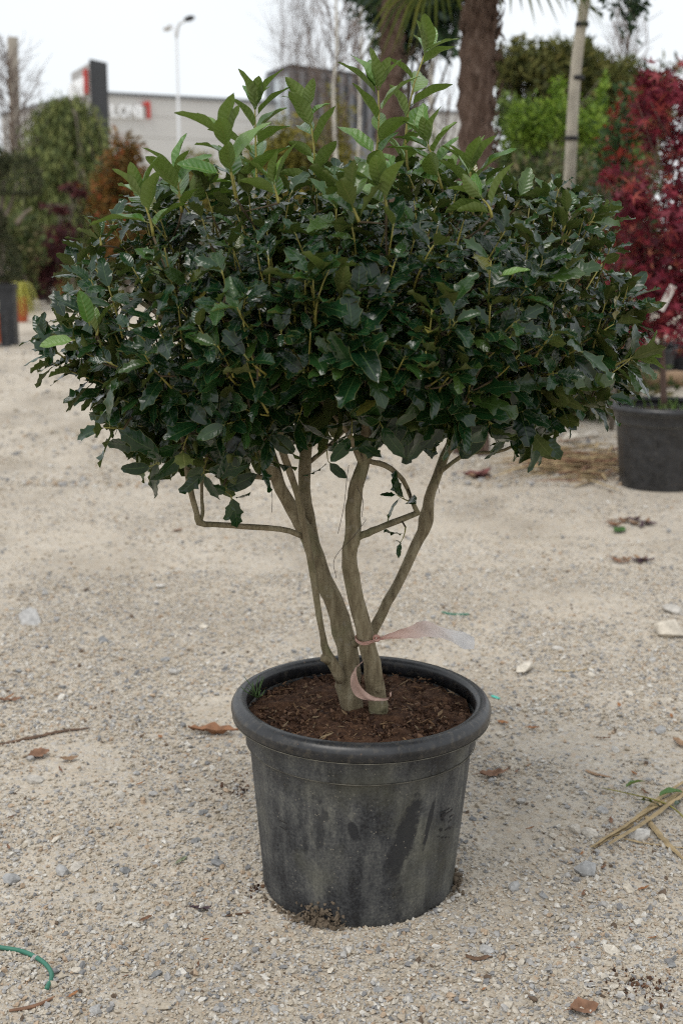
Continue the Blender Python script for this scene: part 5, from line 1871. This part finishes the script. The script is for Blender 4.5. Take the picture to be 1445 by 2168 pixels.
BRL = simple('brown_leaf', (0.2, 0.105, 0.06), 0.7, 0.45, 30)
TANL = simple('tan_leaf', (0.27, 0.17, 0.10), 0.7, 0.4, 30)
PURL = simple('purple_leaf', (0.07, 0.04, 0.05), 0.5, 0.3, 30)
GRL = simple('green_leaf', (0.05, 0.11, 0.03), 0.4, 0.35, 30)
PGL = simple('pale_green_leaf', (0.24, 0.27, 0.17), 0.6, 0.2, 30)
dry_leaf(84, 1607, 44, 0.6, BRL, 'curled rust brown leaf with yellow edge in the gravel', aspect=0.75)
dry_leaf(148, 1618, 38, 0.3, TANL, 'small folded tan leaf beside the rust brown one', curl=0.6)
dry_leaf(424, 1927, 44, 0.35, PURL, 'dark purple leaf near the pot foot', aspect=0.45)
dry_leaf(1045, 1643, 62, 0.25, BRL, 'brown dry leaf lying just past the pot wall', curl=0.5)
dry_leaf(1437, 1588, 44, 2.0, TANL, 'pinkish tan dry leaf by the green twig', aspect=0.5)
dry_leaf(1236, 2142, 60, 0.3, BRL, 'crumpled dark brown leaf in open gravel', aspect=0.75, curl=0.6)
dry_leaf(384, 1822, 36, 0.9, PGL, 'narrow pale grey green leaf between the stones', aspect=0.2, curl=0.1)
dry_leaf(20, 1488, 50, 0.15, BRL, 'reddish dry leaf far out on the gravel', aspect=0.25)
dry_leaf(1310, 1122, 40, 0.9, GRL, 'mossy green leaf beside the brown clump', aspect=0.6)
dry_leaf(1010, 1010, 60, 0.1, simple('wine_litter', (0.13, 0.045, 0.04), 0.8, 0.4, 30), 'wine red fallen leaf seen below the holly crown', aspect=0.7, curl=0.8)
dry_leaf(377, 1127, 22, 0.5, BRL, 'tiny brown leaf under the low holly branch', aspect=0.7)
dry_leaf(880, 1855, 30, 2.4, TANL, 'tan flake leaf against the pot foot', aspect=0.35)
for (cx_, cy_, wx_, wy_, n_, lb_, gp_) in [(1345, 1108, 38, 10, 11, 'brown leaf scrap in the larger litter patch of far gravel', 'litter patch of far gravel'),
                                            (1345, 1192, 30, 7, 9, 'dark leaf scrap in the smaller litter patch', 'smaller litter patch'),
                                            (1005, 1010, 24, 8, 9, 'wine brown leaf scrap in the litter seen below the crown', 'litter below the crown')]:
    r2 = np.random.RandomState(cx_)
    for k in range(n_):
        dry_leaf(cx_ + r2.randn() * wx_ * 0.6, cy_ + r2.randn() * wy_ * 0.6, r2.uniform(18, 40), r2.rand() * 6.28, (BRL, PURL, TANL)[r2.randint(3)], lb_, 'leaf', r2.uniform(0.2, 0.9), r2.uniform(0.3, 0.6), 'leaf_scrap', 0.008, group=gp_)
# scraps of thuja and bark flakes
rs_ = np.random.RandomState(91)
RUST = simple('rust_flake', (0.30, 0.14, 0.06), 0.8, 0.35, 30)
for k in range(46):
    px, py = rs_.uniform(10, 1435), rs_.uniform(1430, 2150)
    if 490 < px < 1030 and py < 1985:
        continue
    dry_leaf(px, py, rs_.uniform(14, 30), rs_.rand() * 6.28, RUST if rs_.rand() < 0.6 else BRL, 'tiny rust coloured plant scrap lying in the gravel', 'plant scrap', 0.3, rs_.uniform(0.14, 0.4), 'plant_scrap', 0.005, stalk=False, group='plant scraps in the gravel')


def ribbon_on_ground(pts, wpx, mat, label, cat, name, flat=0.35, h=0.004, n=20, taper=True):
    """a long thin thing lying along ground pixels"""
    P = np.array([on_ground(a, b) for a, b in pts])
    P[:, 2] = gz(P[:, 0], P[:, 1]) + h
    o0 = P[0].copy()
    s = 0.5 * wpx * mpp(np.linalg.norm(P[0] - np.array((0, 0, CAMZ))))
    Q = spline(P, n)
    r = s * (np.sin(np.linspace(0.12, 0.97, n) * math.pi) ** 0.5 if taper else np.ones(n))
    if flat < 0.6:
        Q[1:-1] += RS.randn(n - 2, 3) * s * np.array((0.12, 0.12, 0.06))
    o = MB().tube(Q - o0, r, 5 if flat < 0.6 else 8, flat=flat, rough=0.12 if flat < 0.6 else 0.02).build(name, mat, None, flat >= 0.6, tuple(o0))
    return tag(o, label, cat)


STRAW = simple('dry_straw', (0.33, 0.245, 0.13), 0.7, 0.35, 25)
DARKB = simple('dark_bark_bit', (0.11, 0.065, 0.04), 0.85, 0.4, 30)
HOSE = simple('green_hose', (0.04, 0.16, 0.11), 0.5, 0.15, 12)
ribbon_on_ground([(-30, 1592), (60, 1572), (130, 1560), (190, 1550)], 12, DARKB, 'long thin dry palm strip lying above the curled leaves', 'palm strip', 'palm_strip')
ribbon_on_ground([(-30, 2000), (0, 2003), (50, 2012), (92, 2038), (110, 2065), (99, 2095)], 9, HOSE, 'short curved length of green hose on the gravel', 'hose', 'hose_piece', 1.0, 0.007, 26, False)
ribbon_on_ground([(20, 2140), (60, 2132), (90, 2122), (116, 2108)], 10, BRL, 'reddish brown twig below the green hose', 'twig', 'twig', 0.6)
ribbon_on_ground([(935, 1297), (960, 1303), (992, 1304)], 5, HOSE, 'bit of green twine behind the pink ribbon', 'twine', 'twine_piece', 1.0, 0.004, 10, False)
ribbon_on_ground([(1040, 1473), (1056, 1481)], 7, simple('teal_plastic', (0.05, 0.42, 0.33), 0.4), 'tiny teal plastic scrap beyond the pot rim', 'plastic scrap', 'plastic_scrap', 0.4, 0.004, 6, False)
dry_leaf(452, 1552, 108, -0.15, simple('red_bark', (0.26, 0.13, 0.07), 0.8, 0.45, 25), 'torn curl of reddish palm bark beside the pot rim', 'bark', 0.3, 0.26, 'palm_bark', 0.004, 0.8, False)
ribbon_on_ground([(985, 2022), (1010, 2028), (1042, 2022)], 13, DARKB, 'dark bark piece lying in front of the pot', 'bark', 'bark_piece', 0.5)
ribbon_on_ground([(478, 1940), (505, 1936), (538, 1933)], 5, DARKB, 'thin dark root strand near the pot foot', 'twig', 'root_strand', 0.8)
ribbon_on_ground([(1170, 1425), (1210, 1428), (1258, 1420)], 7, STRAW, 'thin straw stalk on far gravel', 'twig', 'straw_stalk')
# the dry palm sheath: several strips bound together, and loose stalks
for k, (dx, dy, w_) in enumerate([(0, 0, 15), (14, -9, 10), (-6, 6, 8), (34, 2, 11)]):
    ribbon_on_ground([(1254 + dx, 1793 + dy), (1320 + dx, 1755 + dy), (1385 + dx, 1712 + dy * 1.6), (1480, 1672 + dy * 3)], w_, STRAW, ['broad dry palm strip with torn tip, lowest of a bundle', 'dry palm strip on the upper edge of its bundle',
                     'dry palm strip along the lower edge of its bundle', 'dry palm strip lying across the middle of its bundle'][k], 'palm strip', 'palm_strip', 0.22, 0.005 + 0.004 * k)
ribbon_on_ground([(1366, 1735), (1400, 1775), (1450, 1825)], 13, STRAW, 'dry stalk slanting down from the palm strip bundle', 'stalk', 'dry_stalk', 0.5, 0.008)
ribbon_on_ground([(1300, 1772), (1370, 1785), (1470, 1798)], 6, STRAW, 'thin dry stem crossing below the palm strip bundle', 'stalk', 'dry_stalk')
ribbon_on_ground([(1238, 1640), (1262, 1650), (1296, 1656)], 9, TANL, 'short tan wood splinter in the gravel', 'splinter', 'wood_splinter')
# green twig with leaves
tw0 = on_ground(1275, 1668)
gt = thing('green_sprig', 'fresh green sprig with narrow leaves resting on the palm strips', 'sprig', tuple(tw0))
P = np.array([on_ground(a, b, 0.02) for a, b in [(1272, 1668), (1320, 1678), (1390, 1695), (1430, 1715), (1470, 1760)]])
MB().tube(spline(P, 16) - tw0, np.linspace(0.0012, 0.003, 16), 6).build('stem', GREENTWIG, gt)
for (a, b, L, an) in [(1322, 1669, 58, 0.75), (1340, 1694, 50, -0.15), (1390, 1688, 66, 0.5), (1425, 1706, 36, 0.9)]:
    sh = SHAPES[12]
    p = on_ground(a, b, 0.024)
    s = L * mpp(3.2)
    o = bpy.data.objects.new('leaf', LM[12 if b < 1690 else 6])
    link(o, gt)
    o.location = p - tw0
    o.scale = (s, s * 0.62, s)
    o.rotation_euler = (RS.randn() * 0.3, -0.15, an)

# spilled soil by the pot, stain of dark soil, roots at the foot
for (cx_, cy_, rx_, ry_, n, lb) in [(490, 1665, 0.05, 0.06, 130, 'dark soil crumbs spilled on the gravel beside the pot wall'), (1350, 2096, 0.05, 0.04, 240, 'small spill of dark soil in open gravel'),
                                    (545, 1890, 0.03, 0.03, 40, 'few soil crumbs by the pot foot')]:
    c = on_ground(cx_, cy_)
    x_, y_ = c[0] + RS.randn(n) * rx_ * 0.7, c[1] + RS.randn(n) * ry_ * 0.7
    s_ = np.clip(0.0055 * np.exp(0.45 * RS.randn(n)), 0.003, 0.016)
    scatter('soil_spill', np.stack([x_, y_, gz(x_, y_) + s_ * 0.3], 1), s_[:, None] * np.ones((1, 3)), RS.rand(n, 3) * 6.28, SBIT, lb, 'soil')
n = 420
an = np.concatenate([np.radians(248 + 6.5 * RS.randn(260)), np.radians(RS.uniform(200, 245, 70)), np.radians(350 + 7 * RS.randn(90))])
rr = 0.2290 + np.abs(RS.randn(n)) * 0.008
hz = np.abs(RS.randn(n)) * np.concatenate([np.full(260, 0.02), np.full(70, 0.004), np.full(90, 0.016)])
scatter('mud_crust', np.stack([POT[0] + rr * np.cos(an), POT[1] + rr * np.sin(an), hz], 1), np.clip(0.008 * np.exp(0.5 * RS.randn(n)), 0.004, 0.022)[:, None] * np.ones((1, 3)), RS.rand(n, 3) * 6.28,
        [hull_mesh('crust', 12, prs, simple('mud', (0.13, 0.1, 0.07), 0.95, 0.4, 60), (1, 0.8, 0.6), noise=0.2) for _ in range(3)], 'dried mud and root crust along the foot of the big pot', 'mud')
# dead palm litter on the far gravel
n = 190
lt_ = thing('palm_litter', 'loose heap of dead brown palm fronds beside the maple pot', 'plant debris', tuple(on_ground(1190, 985)))
lo_ = np.array(lt_.location)
for k in range(n):
    c = on_ground(1215 + RS.randn() * 60, 985 + RS.randn() * 20)
    a = RS.randn() * 0.5 + 0.2
    L = RS.uniform(0.15, 0.5)
    d = np.array((math.cos(a), math.sin(a), 0)) * L
    z = abs(RS.randn()) * 0.025 + 0.01
    MB().tube(np.array([c - d / 2, c + np.array((0, 0, 0.012)), c + d / 2]) + np.array((0, 0, z)) - lo_, [0.005, 0.012, 0.004], 5, flat=0.4).build('frond_strip', STRAW if k % 3 else BRL, lt_)
for (px, py, wpx) in [(1210, 940, 60), (1180, 925, 34), (1250, 930, 40)]:
    stone(px, py, wpx, False, 'pale rubble lump beside the dead palm fronds', 'rubble by the palm fronds')
# green conifer sprig stuck in the pot edge
sg = thing('conifer_sprig', 'tiny green conifer sprig stuck inside the pot rim', 'sprig', tuple(at(545, 1478, 2.72)))
so_ = np.array(sg.location)
m = MB()
for k in range(16):
    e = at(545 + RS.randn() * 14, 1455 + RS.randn() * 16, 2.70 + RS.randn() * 0.012)
    m.tube(np.array([np.zeros(3), (e - so_) * 0.6 + RS.randn(3) * 0.003, e - so_]), [0.0012, 0.0012, 0.0006], 4)
m.build('foliage', simple('sprig_green', (0.06, 0.11, 0.035), 0.7), sg)
# printed mark and scratches on the pot wall
INK = simple('faded_ink', (0.012, 0.012, 0.014), 0.6, 0.2)
inv = pot.matrix_basis.inverted()


def wall_patch(px, py, wpx, hpx):
    """a small printed patch bent round the pot wall where the pixel meets it"""
    q = wall_hit(px, py)
    a0 = math.atan2(q[1] - POT[1], q[0] - POT[0])
    hh_ = hpx * mpp(2.9) / 2
    ww_ = wpx * mpp(2.9) / 2 / max(0.25, abs(math.sin(a0)))
    V, F = [], []
    for i, u in enumerate(np.linspace(-1, 1, 4)):
        for v in (-1, 1):
            z = q[2] + v * hh_
            rr = wall_r(z) + 0.0034
            a = a0 + u * ww_ / rr
            V.append((POT[0] + rr * math.cos(a), POT[1] + rr * math.sin(a), z))
    for i in range(3):
        F.append((2 * i, 2 * i + 2, 2 * i + 3, 2 * i + 1))
    V = [tuple(inv @ Vector(v)) for v in V]
    MB().add(V, F).build('printed_mark', INK, pot)


for (a, b, c, d) in [(942, 1714, 22, 3), (944, 1720, 26, 4), (936, 1725, 8, 9), (952, 1727, 10, 3), (935, 1735, 5, 3), (949, 1737, 9, 3), (931, 1756, 5, 7), (943, 1754, 9, 4), (950, 1752, 3, 7),
                     (926, 1770, 4, 3), (934, 1772, 4, 3), (941, 1772, 4, 3), (947, 1772, 3, 3), (601, 1739, 18, 2), (598, 1750, 7, 2), (604, 1754, 8, 2)]:
    wall_patch(a, b, c, d)
print('objects', len(bpy.data.objects))
